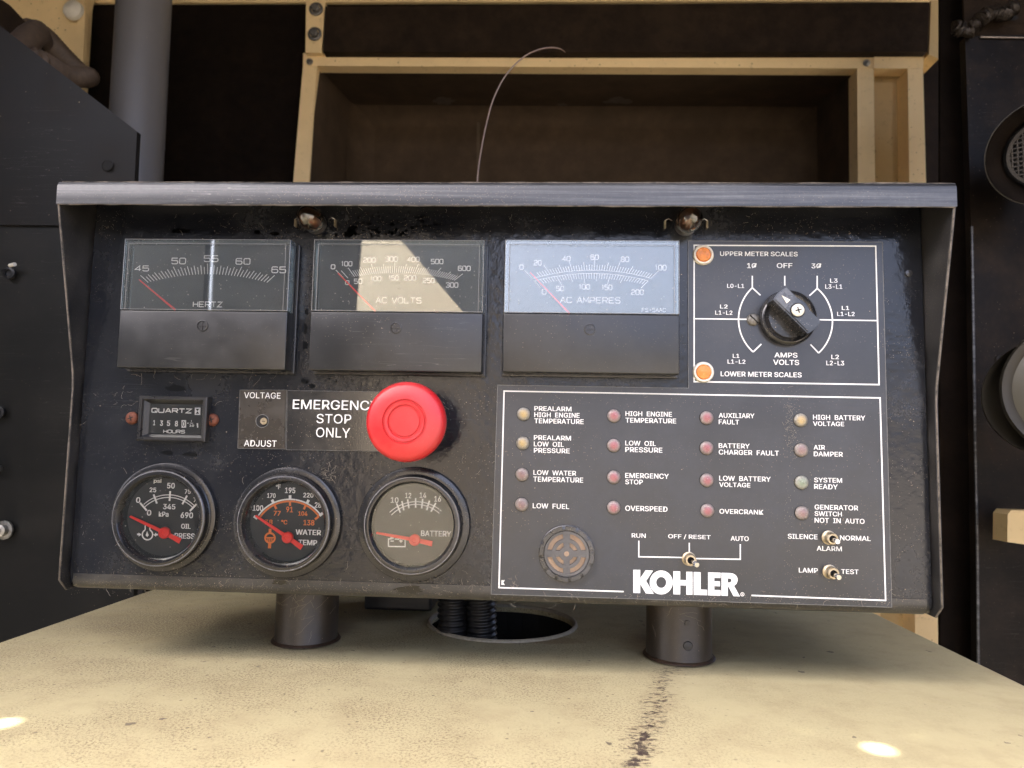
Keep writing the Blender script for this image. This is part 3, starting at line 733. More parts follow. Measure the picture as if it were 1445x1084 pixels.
# cone shaped lamp shade with grille
def axis_m(c, d): return Matrix.Translation(c) @ Vector(d).normalized().to_track_quat('-Y', 'Z').to_matrix().to_4x4()
hn = top_thing('shaded_lamp', B(1452, 215, .62), 'black conical lamp shade with a round grille at the right edge', 'lamp')
T = axis_m(B(1478, 214, .62), (-.50, -.80, -.34))
under(MB().lathe([(.020, -.045), (.034, -.03), (.044, -.002), (.0475, .006), (.0465, .0062), (.042, -.003), (.032, -.026)], n=48, M4=T).build('shade', 'blackdoor', smooth=50), hn)
under(MB().lathe([(.033, -.030), (.0001, -.030)], n=40, M4=T).build('lamp_back', 'black'), hn)
gm = MB()
for k in range(-6, 7):
    h = math.sqrt(max(0, .028 ** 2 - (k * .0042) ** 2))
    if h < .003: continue
    for a, b in (((k * .0042, -h), (k * .0042, h)), ((-h, k * .0042), (h, k * .0042))):
        gm.tube([T @ Vector((a[0], .019, a[1])), T @ Vector((b[0], .019, b[1]))], .0010, 6)
gm.lathe([(.027, -.022), (.030, -.022), (.030, -.016), (.027, -.016)], n=40, M4=T, close=True)
M['grilledark'] = plain('dark_mesh', (.030, .024, .018), .6); under(gm.build('grille', 'grilledark', kind='stuff'), hn)
under(MB().lathe([(.0472, .0060), (.0476, .0068), (.0468, .0070)], n=64, M4=axis_m(B(1478, 214, .62), (-.50, -.80, -.34))).build('shade_rim_highlight', 'lampgrey', smooth=True), hn)  # added ring, paler than the shade, painting the highlight along its rim
# round flood lamp
fl_ = top_thing('round_lamp', B(1470, 560, .58), 'round khaki lamp housing with a pale lens, cut off by the right edge', 'lamp')
T = axis_m(B(1484, 562, .60), (-.45, -.9, .05))
under(MB().lathe([(.0001, -.03), (.03, -.028), (.044, -.012), (.050, .0), (.050, .008)], n=48, M4=T).build('housing', 'lampgrey', smooth=50), fl_)
T = axis_m(B(1540, 548, .575), (-.66, -.75, .06))
under(MB().lathe([(.055, -.006), (.060, -.002), (.0615, .003), (.0590, .006), (.054, .004), (.052, .000)], n=64, M4=T).build('rim', 'lampgrey', smooth=50), fl_)
under(MB().lathe([(.0525, .001), (.035, .0035), (.0001, .006)], n=48, M4=T).build('lens', 'lampglass', smooth=True), fl_)
# cream bracket at right
mb = quad_at(MB(), [(1422, 726), (1427, 720), (1500, 722), (1500, 776), (1421.5, 765)], .64, .66)
tag(mb.build('cream_bracket', 'creamdark'), 'small cream bracket with a clipped corner at the right edge', 'bracket')

# ================================================================== THE INSTRUMENT PANEL
PAN = empty('instrument_panel', ROOT, (LEAN, 0, 0), label='black generator control panel with meters, gauges, red stop button and hooded top', cat='control panel')
UL, UR, VT = -.2800, .2170, .2365
def pb(mb, name, mat, **k): return mb.build(name, mat, k.pop('parent', PAN), **k)
# face with rolled bottom edge
RB = .0065
prof = [(-.0, VT - .001)] + [(0, RB + .0006 + .0004)] + [(-(RB - RB * math.cos(a)), RB - RB * math.sin(a) + .0006) for a in [R_(x) for x in range(0, 91, 10)]]
mb = MB(); xs = [UL + .001 + (UR - UL - .002) * i / 24 for i in range(25)]
k = len(prof); vs = []
for x in xs:
    for (w_, v_) in prof: vs.append((x, -w_, v_))
mb.add(vs, [(i * k + j, (i + 1) * k + j, (i + 1) * k + j + 1, i * k + j + 1) for i in range(24) for j in range(k - 1)])
pb(mb, 'face_plate', 'face', smooth=60)
# dusty rolled lip as a slim separate fold in front of the bend
mb = MB(); prof = [(.0004, RB + .0032), (.0004, RB + .0006)] + [(.0004 - (RB - RB * math.cos(a)), RB - (RB + .0004) * math.sin(a) + .0006) for a in [R_(x) for x in range(10, 86, 10)]]
k = len(prof); vs = []
for x in (UL + .003, UR - .004):
    for (w_, v_) in prof: vs.append((x, -w_, v_))
mb.add(vs, [(j, k + j, k + j + 1, j + 1) for j in range(k - 1)]); pb(mb, 'bottom_lip', 'lip', smooth=60)
# body behind
mb = MB().box(UL + .0005, UR - .0005, .0075, .115, .0012, VT - .002, .002); pb(mb, 'housing', 'cheek')
# cheeks
chk = [(.0295, VT - .0005), (.0297, .2232), (.0283, .2165), (.0078, .128), (.0068, .118), (.0065, .0068), (.0, .0), (-.012, .0), (-.012, VT - .0005)]
for x0, x1 in ((UL - .0016, UL), (UR, UR + .0016)):
    n = len(chk); mb = MB()
    mb.add([(x0, -w_, v_) for w_, v_ in chk] + [(x1, -w_, v_) for w_, v_ in chk],
           [tuple(range(n)), tuple(range(2 * n - 1, n - 1, -1))] + [(i, (i + 1) % n, n + (i + 1) % n, n + i) for i in range(n)])
    o = pb(mb, 'side_cheek', 'cheek')
    mb = MB(); xm = (x0 + x1) / 2
    mb.tube([(xm, -w_ , v_) for w_, v_ in chk[1:7]], .0005, 8, cap=True); pb(mb, 'worn_edge', 'edge', smooth=60)
# hood: lip and top sheet with rounded front corner
HW = .0305
prof = [(HW, .2228), (HW, VT - .003), (HW - .0010, VT - .0008), (HW - .003, VT), (-.115, VT), (-.115, VT - .0014), (HW - .003, VT - .0014), (HW - .0014, VT - .003), (HW - .0014, .2228)]
mb = MB(); k = len(prof); vs = []
for x in (UL - .0018, UR + .0018):
    for (w_, v_) in prof: vs.append((x, -w_, v_))
mb.add(vs, [tuple(range(k)), tuple(range(2 * k - 1, k - 1, -1))] + [(j, (j + 1) % k, k + (j + 1) % k, k + j) for j in range(k)])
pb(mb, 'hood', 'hood', smooth=60)
mb = MB().tube([(UL - .001 + (UR - UL + .002) * i / 60, -(HW - .0006), .2226 + random.uniform(-.0002, .0002)) for i in range(61)], [.0002 + random.uniform(0, .00035) for i in range(61)], 8)
pb(mb, 'worn_edge', 'edge', smooth=True)
mb = MB().tube([(UL + (UR - UL) * i / 60, -(HW - .0014), VT - .0004) for i in range(61)], [.0001 + random.uniform(0, .00045) for i in range(61)], 6)
pb(mb, 'worn_edge', 'edge', smooth=True)
# legs
def leg(px_l, px_r, py, yb):
    l, r = G(px_l, py), G(px_r, py); rad = (r - l).length / 2
    return (l + r) / 2, rad
for (a, b_, py) in ((387.4, 475.1, 905), (913.6, 1002.7, 928)):
    l = G(a, py); r = G(b_, py); cx_ = (l.x + r.x) / 2; cy_ = (l.y + r.y) / 2; rad = (r - l).length / 2
    loc = Vector((cx_, cy_, 0)) - ROOT
    mb = MB(); prof = [(rad * 1.0, 0.0), (rad * 1.0, .046)]
    vs = []
    for zz, rr in ((0, rad + .0004), (.0015, rad), (.0460, rad)):
        for i in range(48):
            t = 2 * math.pi * i / 48; vs.append((loc.x + rr * math.cos(t), loc.y + rr * math.sin(t), loc.z + zz))
    mb.add(vs, [(j * 48 + i, j * 48 + (i + 1) % 48, (j + 1) * 48 + (i + 1) % 48, (j + 1) * 48 + i) for j in range(2) for i in range(48)])
    lo = pb(mb, 'leg', 'leg', smooth=True)
    br = MB(); rg_ = []  # dark brown ring, contact shadow at the leg foot put into colour
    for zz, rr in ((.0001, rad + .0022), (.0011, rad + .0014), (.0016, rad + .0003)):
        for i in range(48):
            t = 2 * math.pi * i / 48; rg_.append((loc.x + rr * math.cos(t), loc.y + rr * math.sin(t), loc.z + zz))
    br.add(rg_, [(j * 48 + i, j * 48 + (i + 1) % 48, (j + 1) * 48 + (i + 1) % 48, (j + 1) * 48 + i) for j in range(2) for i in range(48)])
    br.build('contact_shadow_ring', 'contactdark', lo, smooth=True)
    wb = MB()
    for _ in range(22 if a < 900 else 6):
        th = random.gauss(-1.5, .5); zz = random.gauss(.024, .008); pts = []; dth = random.uniform(-.09, .09); dz = random.uniform(-.0016, .0016)
        for i in range(7):
            pts.append((loc.x + (rad + .0002) * math.cos(th), loc.y + (rad + .0002) * math.sin(th), loc.z + min(.043, max(.003, zz)))); th += dth + random.uniform(-.03, .03); zz += dz + random.uniform(-.0006, .0006)
        wb.tube(pts, .00008, 4, cap=False)
    wb.build('dust_threads', 'fibre', lo, kind='stuff', fix=False)
    if a > 900:
        mb = MB().lathe([(.0018, 0), (.0016, .0009), (.0001, .001)], (loc.x + .001, loc.z + .026), 12); o = mb.build('screw', 'leg', lo, smooth=True); o.location = (0, loc.y - rad + .0002, 0)
        mb = MB().lathe([(.0030, 0), (.0026, .0007), (.0001, .0009)], (loc.x + .0015, loc.z + .012), 16); o = mb.build('plug', 'cheek', lo, smooth=True); o.location = (0, loc.y - rad + .0002, 0)

# ---------------------------------------------------------------- panel meters
def poly(z, pts, w_): return [Q(z, x, y, w_) for x, y in pts]
MW = .0145; DW = .0085
def meter(z, corners, split_y, screw, label):
    root = empty('panel_meter', (0, 0, 0), parent=PAN, label=label)
    (xa, ya), (xb, yb), (xc, yc), (xd, yd) = corners                 # TL TR BR BL of the front
    tl, tr, br, bl = [Q(z, x, y, MW) for x, y in corners]
    u0 = (tl[0] + bl[0]) / 2; u1 = (tr[0] + br[0]) / 2; v1 = (tl[1] + tr[1]) / 2; v0 = (bl[1] + br[1]) / 2
    vs_ = Q(z, (xa + xb) / 2, split_y, MW)[1]
    MB().box(u0 - .0012, u1 + .0012, -.0028, 0, v0 - .0012, v1 + .0004, .0006).build('back_flange', 'meterside', root)
    MB().box(u0 + .0003, u1 - .0003, -.0062, -.0028, v0 + .0002, v1 - .0003, .0004).build('base', 'meterside', root)
    MB().box(u0, u1, -MW, -.0062, v0, vs_ - .0003, .0007).build('lower_cover', 'meterblack', root, smooth=60)
    d = MB().box(u0 + .0022, u1 - .0022, -DW, -.0062, vs_ - .0001, v1 - .0022).build('dial_plate', 'dial', root)
    # clear front cover: four rims and a pane
    cv = MB(); th = .0013
    cv.box(u0, u1, -MW, -MW + th, vs_, v1, .0003, 1)
    cv.box(u0, u0 + th, -MW + th, -.0062, vs_, v1); cv.box(u1 - th, u1, -MW + th, -.0062, vs_, v1); cv.box(u0 + th, u1 - th, -MW + th, -.0062, v1 - th, v1)
    cv.build('clear_cover', 'clear', root)
    # thin pale lines painting edge highlights on the rim of the cover
    ln = MB(); ln.ribbon([(u0 + .0028, vs_ + .0003), (u0 + .0028, v1 - .0028), (u1 - .0028, v1 - .0028), (u1 - .0028, vs_ + .0003)], .0003, MW + .0001)
    M.setdefault('coverhighlight', plain('clear_edge_highlight', (.20, .20, .20), .2)); 
    ln.ribbon([(u0 + .0003, vs_ + .0003), (u0 + .0003, v1 - .0003), (u1 - .0003, v1 - .0003), (u1 - .0003, vs_ + .0003)], .0003, MW + .0001)
    ln.ribbon([(u0 + .0003, vs_ + .0004), (u1 - .0003, vs_ + .0004)], .0003, MW + .00015)
    ln.build('cover_edge_highlight', 'coverhighlight', root, kind='stuff')
    c = Q(z, *screw, MW); r = .0034
    s = MB().lathe([(r, .0), (r, .0004), (r - .0005, .0005), (r - .0007, -.0001), (.0001, -.0001)], c, 28)
    s.box(c[0] - .0003, c[0] + .0003, -.0004, 0.0002, c[1] - r * .8, c[1] + r * .8); s.box(c[0] - r * .8, c[0] + r * .8, -.0004, .0002, c[1] - .0003, c[1] + .0003)
    o = s.build('screw', 'meterside', root, smooth=30); o.location = (0, -MW, 0)
    return root
def needle_bar(root, z, a, b, w_, wid=.0012):
    p, q = Q(z, *a, w_), Q(z, *b, w_); d = Vector((q[0] - p[0], q[1] - p[1])).normalized(); n = Vector((-d.y, d.x)) * wid / 2
    MB().prism([(p[0] + n.x * .5, p[1] + n.y * .5), (p[0] - n.x * .5, p[1] - n.y * .5), (q[0] - n.x, q[1] - n.y), (q[0] + n.x, q[1] + n.y)], w_, w_ + .0005).build('needle', 'red_needle', root)
TW = DW + .0002
m1 = meter('1', [(404, 372), (1225, 380), (1196, 1022), (366, 1008)], 728, (789, 803), 'leftmost meter, marked hertz, with its red needle below 45')
t = MB()
for i in range(41):
    x = 522 + (1107 - 522) * i / 40; s = (x - 815) / 292; y = 549 + 41 * s * s
    dx, dy = x - 815, y - 1000; L = math.hypot(dx, dy); k = 52 if i % 10 == 0 else (44 if i % 2 == 0 else 36)
    dx, dy = x - 815, y - 860 - 0; L = math.hypot(dx, dy)
    t.ribbon([Q('1', x, y, TW), Q('1', x + dx / L * k, y + dy / L * k, TW)], .00042, TW)
t.ribbon([Q('1', 522, 590, TW), Q('1', 492, 562, TW)], .00042, TW)
t.build('scale_marks', 'white', m1, kind='stuff')
lt = MB()
for s, a, b, c, d in (('45', 457, 524, 508, 533), ('50', 638, 706, 470, 498), ('55', 798, 866, 458, 487), ('60', 955, 1024, 472, 500), ('65', 1132, 1200, 513, 542), ('HERTZ', 744, 886, 686, 710)):
    stroke_text(lt, '1', s, a, b, c, d, TW, .00056)
lt.build('lettering', 'white', m1, kind='stuff')
needle_bar(m1, '1', (478, 577), (657, 727), DW + .002)
m2 = meter('2', [(79, 316), (951, 323), (940, 995), (60, 985)], 687, (501, 768), 'middle meter, marked AC volts, reflecting a beige shape')
t = MB()
for i in range(51):
    x = 290 + (798 - 290) * i / 50; s = (x - 500) / 300; y = 489 + 38 * s * s
    dx, dy = x - 480, y - 769; L = math.hypot(dx, dy); k = 55 if i % 10 == 0 else (46 if i % 5 == 0 else 35)
    t.ribbon([Q('2', x, y, TW), Q('2', x + dx / L * k, y + dy / L * k, TW)], .00038, TW)
t.ribbon([Q('2', 232, 512, TW), Q('2', 195, 474, TW)], .00038, TW); t.ribbon([Q('2', 257, 515, TW), Q('2', 222, 477, TW)], .00038, TW)
t.build('scale_marks', 'white', m2, kind='stuff')
lt = MB()
for s, a, b, c, d in (('0', 171, 190, 447, 468), ('100', 225, 277, 431, 453), ('200', 336, 396, 412, 434), ('300', 449, 509, 406, 430), ('400', 560, 620, 408, 431), ('500', 681, 741, 419, 442), ('600', 819, 880, 454, 477),
                      ('0', 244, 262, 528, 548), ('50', 289, 328, 520, 543), ('100', 374, 425, 507, 529), ('150', 466, 514, 503, 525), ('200', 543, 603, 503, 526), ('250', 640, 697, 516, 539), ('300', 757, 817, 539, 562), ('AC VOLTS', 400, 630, 615, 642)):
    stroke_text(lt, '2', s, a, b, c, d, TW, .00054)
lt.build('lettering', 'white', m2, kind='stuff')
needle_bar(m2, '2', (207, 490), (398, 686), DW + .002)
m3 = meter('3', [(80, 321), (976, 321), (968, 1002), (70, 996)], 696, (515, 776), 'right meter, marked AC amperes, bright with reflected sky')
t = MB()
up = [(222 + (825 - 222) * i / 40) for i in range(41)]
fu = lambda x: 475 + 42 * ((x - 525) / 302) ** 2
fd = lambda x: 491 + 38 * ((x - 522) / 290) ** 2
t.ribbon([Q('3', x, fu(x), TW) for x in up], .00034, TW + .00003)
dnx = [(232 + (812 - 232) * i / 40) for i in range(41)]
t.ribbon([Q('3', x, fd(x), TW) for x in dnx], .00034, TW + .00003)
for i in range(46):
    x = 262 + (825 - 262) * i / 45 if i else 262; y = fu(x); dx, dy = x - 525, y - 811; L = math.hypot(dx, dy); k = 58 if i in (4, 13, 22, 31, 45) else (42 if i in (9, 18, 27, 36) else 28)
    t.ribbon([Q('3', x, y, TW), Q('3', x + dx / L * k, y + dy / L * k, TW)], .00038, TW)
t.ribbon([Q('3', 222, 515, TW), Q('3', 180, 474, TW)], .00038, TW)
for i in range(41):
    x = 262 + (812 - 262) * i / 40; y = fd(x); dx, dy = x - 525, y - 811; L = math.hypot(dx, dy); k = 52 if i in (6, 16, 26, 40) else (40 if i in (11, 21, 31) else 27)
    t.ribbon([Q('3', x, y, TW), Q('3', x - dx / L * k, y - dy / L * k, TW)], .00038, TW)
t.ribbon([Q('3', 232, 527, TW), Q('3', 266, 567, TW)], .00038, TW)
t.build('scale_marks', 'white', m3, kind='stuff')
lt = MB()
for s, a, b, c, d in (('0', 156, 175, 448, 470), ('20', 230, 267, 425, 449), ('40', 375, 414, 404, 427), ('60', 519, 558, 397, 420), ('80', 674, 713, 407, 431), ('100', 850, 903, 450, 474),
                      ('0', 271, 291, 572, 597), ('50', 343, 381, 557, 580), ('100', 461, 513, 548, 571), ('150', 577, 627, 550, 574), ('200', 727, 787, 575, 599), ('AC AMPERES', 365, 669, 614, 641)):
    stroke_text(lt, '3', s, a, b, c, d, TW, .00054)
stroke_text(lt, '3', 'FS=5AAC', 780, 900, 669, 686, TW, .00028)
lt.build('lettering', 'white', m3, kind='stuff')
needle_bar(m3, '3', (210, 487), (411, 696), DW + .002)

# ---------------------------------------------------------------- printed overlay
ov = [(702.2, 543.4), (971.6, 547.8), (971, 340), (1244.9, 341.8), (1258.3, 857.0), (693.1, 838.5)]
ovp = [P(*p) for p in ov]
OV = MB().prism(ovp, .0001, .0005).build('overlay_label', 'decal', PAN)
OW = .00062
el = MB().ribbon([P(*p, .0005) for p in ov], .00028, OW, closed=True)
M['cutedge'] = plain('pale_cut_edge', (.22, .22, .21), .5, var=.4, scale=300); el.build('label_edge', 'cutedge', OV)
ln = MB(); LW = .00078
bl_ = [ZP('7', 606, 972), ZP('7', 45, 954), ZP('7', 68, 70), ZP('8', 842, 98), ZP('8', 866, 983), ZP('8', 280, 961)]
ln.ribbon([P(*p, OW) for p in bl_], LW, OW + .00004)
ln.ribbon([Q('4', *p, OW) for p in ((66, 360), (934, 364), (950, 1026), (66, 1012))], LW, OW + .00004, closed=True)
ln.ribbon([Q('4', 68, 711, OW), Q('4', 325, 714, OW)], LW * .9, OW + .00006)
ln.ribbon([Q('4', 665, 716, OW), Q('4', 942, 720, OW)], LW * .9, OW + .00006)
def arc(z, cx, cy, r, a0, a1, w_, n=30): return [Q(z, cx + r * math.cos(R_(a0 + (a1 - a0) * i / n)), cy + r * math.sin(R_(a0 + (a1 - a0) * i / n)), w_) for i in range(n + 1)]
for pts in ([(344, 506), (344, 563), (383, 599)], [(387, 832), (348, 870)], [(654, 506), (654, 567), (617, 601)], [(622, 834), (661, 875)], [(499, 506), (499, 553)]):
    ln.ribbon([Q('4', *p, OW) for p in pts], LW, OW + .00008)
def arc3(z, p0, pm, p1, w_, n=30):
    ax, ay = p0; bx, by = pm; cx, cy = p1
    d = 2 * (ax * (by - cy) + bx * (cy - ay) + cx * (ay - by))
    ux = ((ax ** 2 + ay ** 2) * (by - cy) + (bx ** 2 + by ** 2) * (cy - ay) + (cx ** 2 + cy ** 2) * (ay - by)) / d
    uy = ((ax ** 2 + ay ** 2) * (cx - bx) + (bx ** 2 + by ** 2) * (ax - cx) + (cx ** 2 + cy ** 2) * (bx - ax)) / d
    r = math.hypot(ax - ux, ay - uy); a0 = math.atan2(ay - uy, ax - ux); am = math.atan2(by - uy, bx - ux); a1 = math.atan2(cy - uy, cx - ux)
    def unw(a, ref):
        while a - ref > math.pi: a -= 2 * math.pi
        while a - ref < -math.pi: a += 2 * math.pi
        return a
    am = unw(am, a0); a1 = unw(a1, am)
    return [Q(z, ux + r * math.cos(a0 + (a1 - a0) * i / n), uy + r * math.sin(a0 + (a1 - a0) * i / n), w_) for i in range(n + 1)]
ln.ribbon(arc3('4', (345, 562), (278, 714), (348, 870), OW), LW, OW + .0001)
ln.ribbon(arc3('4', (654, 566), (727, 718), (661, 875), OW), LW, OW + .0001)
for pts in ([(901.4, 763), (901.4, 785.7), (966, 786.8)], [(981, 788.2), (1044.6, 789.3), (1044.6, 768)], [(972.6, 766), (972.6, 782)]):
    ln.ribbon([P(*p, OW) for p in pts], LW * .9, OW + .00012)
ln.ribbon([Q('7', 59, 920, OW), Q('7', 59, 942, OW)], .0007, OW + .0001); ln.ribbon([Q('7', 69, 920, OW), Q('7', 61, 931, OW), Q('7', 69, 942, OW)], .0006, OW + .00014)
ln.build('printed_lines', 'white', OV, kind='stuff', fix=False)
for z, s, a, b, c, d in (
        ('7', 'PREALARM', 203, 372, 137, 162), ('7', 'HIGH  ENGINE', 203, 409, 165, 191), ('7', 'TEMPERATURE', 203, 427, 193, 219),
        ('7', 'PREALARM', 201, 370, 268, 293), ('7', 'LOW  OIL', 201, 338, 296, 322), ('7', 'PRESSURE', 201, 364, 325, 351),
        ('7', 'LOW  WATER', 199, 393, 425, 451), ('7', 'TEMPERATURE', 198, 425, 455, 482), ('7', 'LOW  FUEL', 196, 362, 574, 601),
        ('7', 'HIGH  ENGINE', 613, 824, 160, 186), ('7', 'TEMPERATURE', 613, 843, 190, 216), ('7', 'LOW  OIL', 612, 752, 292, 318), ('7', 'PRESSURE', 612, 781, 321, 348),
        ('7', 'EMERGENCY', 612, 810, 438, 465), ('7', 'STOP', 612, 693, 466, 492), ('7', 'OVERSPEED', 612, 804, 585, 613),
        ('7', 'RUN', 641, 706, 708, 732), ('7', 'OFF / RESET', 805, 998, 713, 739),
        ('8', 'AUXILIARY', 136, 294, 163, 188), ('8', 'FAULT', 136, 227, 191, 216), ('8', 'BATTERY', 136, 273, 295, 320), ('8', 'CHARGER  FAULT', 136, 401, 324, 350),
        ('8', 'LOW  BATTERY', 138, 365, 438, 464), ('8', 'VOLTAGE', 138, 276, 466, 490), ('8', 'OVERCRANK', 139, 333, 583, 608),
        ('8', 'HIGH  BATTERY', 548, 778, 171, 197), ('8', 'VOLTAGE', 548, 686, 199, 223), ('8', 'AIR', 551, 602, 302, 326), ('8', 'DAMPER', 551, 680, 331, 356),
        ('8', 'SYSTEM', 553, 677, 445, 470), ('8', 'READY', 553, 658, 473, 499), ('8', 'GENERATOR', 555, 747, 564, 590), ('8', 'SWITCH', 555, 676, 592, 617),
        ('8', 'NOT  IN  AUTO', 555, 775, 622, 648), ('8', 'AUTO', 188, 269, 700, 725), ('8', 'SILENCE', 438, 570, 691, 717), ('8', 'NORMAL', 666, 802, 698, 724),
        ('8', 'ALARM', 564, 676, 744, 769), ('8', 'LAMP', 486, 571, 839, 864), ('8', 'TEST', 671, 749, 845, 870),
        ('4', 'UPPER METER SCALES', 189, 562, 388, 414), ('4', 'LOWER METER SCALES', 192, 581, 963, 991), ('4', '1Ø', 318, 367, 443, 472), ('4', 'OFF', 460, 537, 443, 471), ('4', '3Ø', 626, 676, 444, 473),
        ('4', 'L0-L1', 223, 306, 542, 566), ('4', 'L2', 189, 227, 641, 664), ('4', 'L1-L2', 166, 250, 670, 694), ('4', 'L1', 250, 283, 877, 900), ('4', 'L1-L2', 225, 312, 904, 928),
        ('4', 'L3', 715, 753, 517, 541), ('4', 'L3-L1', 692, 775, 545, 570), ('4', 'L1', 771, 808, 648, 671), ('4', 'L1-L2', 749, 834, 676, 700), ('4', 'L2', 721, 759, 881, 906),
        ('4', 'L2-L3', 697, 784, 910, 936), ('4', 'AMPS', 449, 561, 871, 899), ('4', 'VOLTS', 443, 569, 905, 934)):
    letter(OV, z, s, a + 1, b - 1, c + 2.2, d - 2.2, OW + .0001, bold=.010)
# the big name at the bottom
lg = MB(); LGW = OW + .0002
def lpoly(pts): 
    b = bmesh.new(); vs = [b.verts.new((*Q('q', x, y, LGW), 0)) for x, y in pts]; f = b.faces.new(vs); bmesh.ops.triangulate(b, faces=[f])
    b.verts.index_update(); lg.add([(v.co.x, -LGW, v.co.y) for v in b.verts], [[v.index for v in f.verts] for f in b.faces]); b.free()
lpoly([(221, 158), (285, 160), (285, 238), (335, 163), (405, 166), (340, 262), (412, 382), (338, 378), (285, 290), (285, 375), (221, 373)])
def ring2(outer, inner):
    o = [Q('q', *p, LGW) for p in outer]; i_ = [Q('q', *p, LGW) for p in inner]; n = len(o)
    lg.add([(p[0], -LGW, p[1]) for p in o + i_], [(k, (k + 1) % n, n + (k + 1) % n, n + k) for k in range(n)])
ring2([(480 + 107 * math.cos(2 * math.pi * k / 48), 276 + 111 * math.sin(2 * math.pi * k / 48)) for k in range(48)], [(480 + 46 * math.cos(2 * math.pi * k / 48), 276 + 51 * math.sin(2 * math.pi * k / 48)) for k in range(48)])
lpoly([(592, 171), (656, 173), (656, 253), (712, 255), (712, 176), (770, 177), (770, 391), (712, 389), (712, 305), (656, 303), (656, 388), (592, 386)])
lpoly([(780, 178), (846, 180), (846, 341), (906, 344), (906, 395), (780, 391)])
lpoly([(914, 182), (1030, 185), (1030, 235), (972, 233), (972, 264), (1025, 266), (1025, 312), (972, 310), (972, 345), (1030, 347), (1030, 399), (914, 396)])
lpoly([(1038, 186), (1110, 188), (1145, 193), (1172, 210), (1187, 236), (1188, 262), (1178, 288), (1155, 308), (1210, 406), (1150, 403), (1105, 318), (1097, 318), (1097, 401), (1038, 399), (1038, 300),
       (1097, 300), (1097, 277), (1118, 276), (1130, 266), (1131, 250), (1120, 240), (1097, 238), (1096, 299), (1038, 298)])
lg.build('brand_lettering', 'whitebig', OV, fix=False, kind='stuff')
rm = MB(); rm.ribbon([Q('q', 1232 + 16 * math.cos(2 * math.pi * k / 20), 386 + 16 * math.sin(2 * math.pi * k / 20), LGW) for k in range(20)], .0003, LGW, closed=True)
vs, fs = glyph_mesh('R', .01); fit_text(rm, vs, fs, *box_of('q', 1226, 1239, 377, 395, LGW), LGW); rm.build('lettering', 'white', OV, fix=False, kind='stuff')

# ---------------------------------------------------------------- indicator lamps
def indicator(mat):
    r0 = empty('indicator_lamp', parent=PAN)
    MB().lathe([(.0038, .0002), (.0039, .0012), (.0034, .0019), (.0022, .0025), (.0001, .0027)], n=24).build('lens', mat, r0, smooth=50)
    MB().lathe([(.0041, .0004), (.0041, .0008), (.0037, .0009)], n=24).build('lens_rim', 'black', r0)
    return r0
protos = {}
for z, x, y, mt in (('7', 156, 173, 'lens_amber'), ('7', 152, 304, 'lens_amber'), ('7', 149, 446, 'lens_pink'), ('7', 147, 581, 'lens_pink'),
                    ('7', 563, 181, 'lens_red'), ('7', 562, 315, 'lens_red'), ('7', 562, 458, 'lens_red'), ('7', 562, 595, 'lens_red'),
                    ('8', 86, 185, 'lens_red'), ('8', 86, 317, 'lens_red'), ('8', 87, 458, 'lens_red'), ('8', 89, 591, 'lens_red'),
                    ('8', 498, 195, 'lens_amber'), ('8', 500, 326, 'lens_pink'), ('8', 502, 468, 'lens_green'), ('8', 504, 602, 'lens_pink')):
    c = Q(z, x, y, .002)
    if mt not in protos: protos[mt] = indicator(mt); o = protos[mt]; o.location = (c[0], 0, c[1])
    else: copy_tree(protos[mt], (c[0], 0, c[1]))
oo = empty('scale_lamp', parent=PAN)
MB().lathe([(.0060, .0002), (.0061, .0012), (.0055, .0024), (.0046, .0026), (.0043, .0018)], n=36).build('ring', 'ledwhite', oo, smooth=50)
MB().lathe([(.0044, .0016), (.0038, .0026), (.0001, .0032)], n=28).build('lens', 'ledorange', oo, smooth=True)
c = Q('4', 111, 404, .002); oo.location = (c[0], 0, c[1]); c = Q('4', 112, 966, .002); copy_tree(oo, (c[0], 0, c[1]))

# ---------------------------------------------------------------- selector knob
kn = empty('selector_knob', parent=PAN)
kc = Q('k', 600, 572, .003); KT = .0185
MB().lathe([(.0158, .0006), (.0162, .003), (.0155, .0052), (.0142, .0058), (.0130, .0050), (.0100, .0044)], kc, 64).build('skirt', 'knob', kn, smooth=50)
MB().lathe([(.0128, .0040), (.0118, .0062), (.0001, .0066)], kc, 48).build('hub', 'knob', kn, smooth=50)
tc_ = Q('k', 712, 480, KT)
ang = math.radians(-45.5); ax = Vector((math.cos(ang), math.sin(ang))); nx = Vector((-ax.y, ax.x))
hw = .0052; RO = .0142
def bar(hw_, ro):
    pts = []
    for s in (1, -1):
        a_ = math.asin(hw_ / ro)
        for k in range(9):
            a = (-a_ + 2 * a_ * k / 8); p = ax * (ro * math.cos(a)) * s + nx * (ro * math.sin(a)) * s; pts.append((tc_[0] + p.x, tc_[1] + p.y))
    return pts
MB().prism(bar(hw, RO), .006, KT - .0012, 0).build('grip', 'knob', kn)
MB().prism(bar(hw - .0002, RO - .0002), KT - .0012, KT, .0008).build('grip_top', 'knobtop', kn)
rb = MB()
for s in (-1, 1):
    for k in range(14):
        p = Vector(tc_) + ax * (-.0115 + k * .00178) + nx * s * hw
        T = Matrix.Translation((p.x, 0, p.y))
        rb.tube([(p.x, -.0068, p.y), (p.x, -(KT - .0022), p.y)], .00055, 6)
rb.build('grip_ribs', 'knob', kn, kind='stuff')
sc = Q('k', 712, 484, KT)
s = MB().lathe([(.0034, .0001), (.0034, .0009), (.0028, .0014), (.0001, .0015)], sc, 28); o = s.build('screw', 'ledwhite', kn, smooth=50); o.location = (0, -KT, 0)
s = MB()
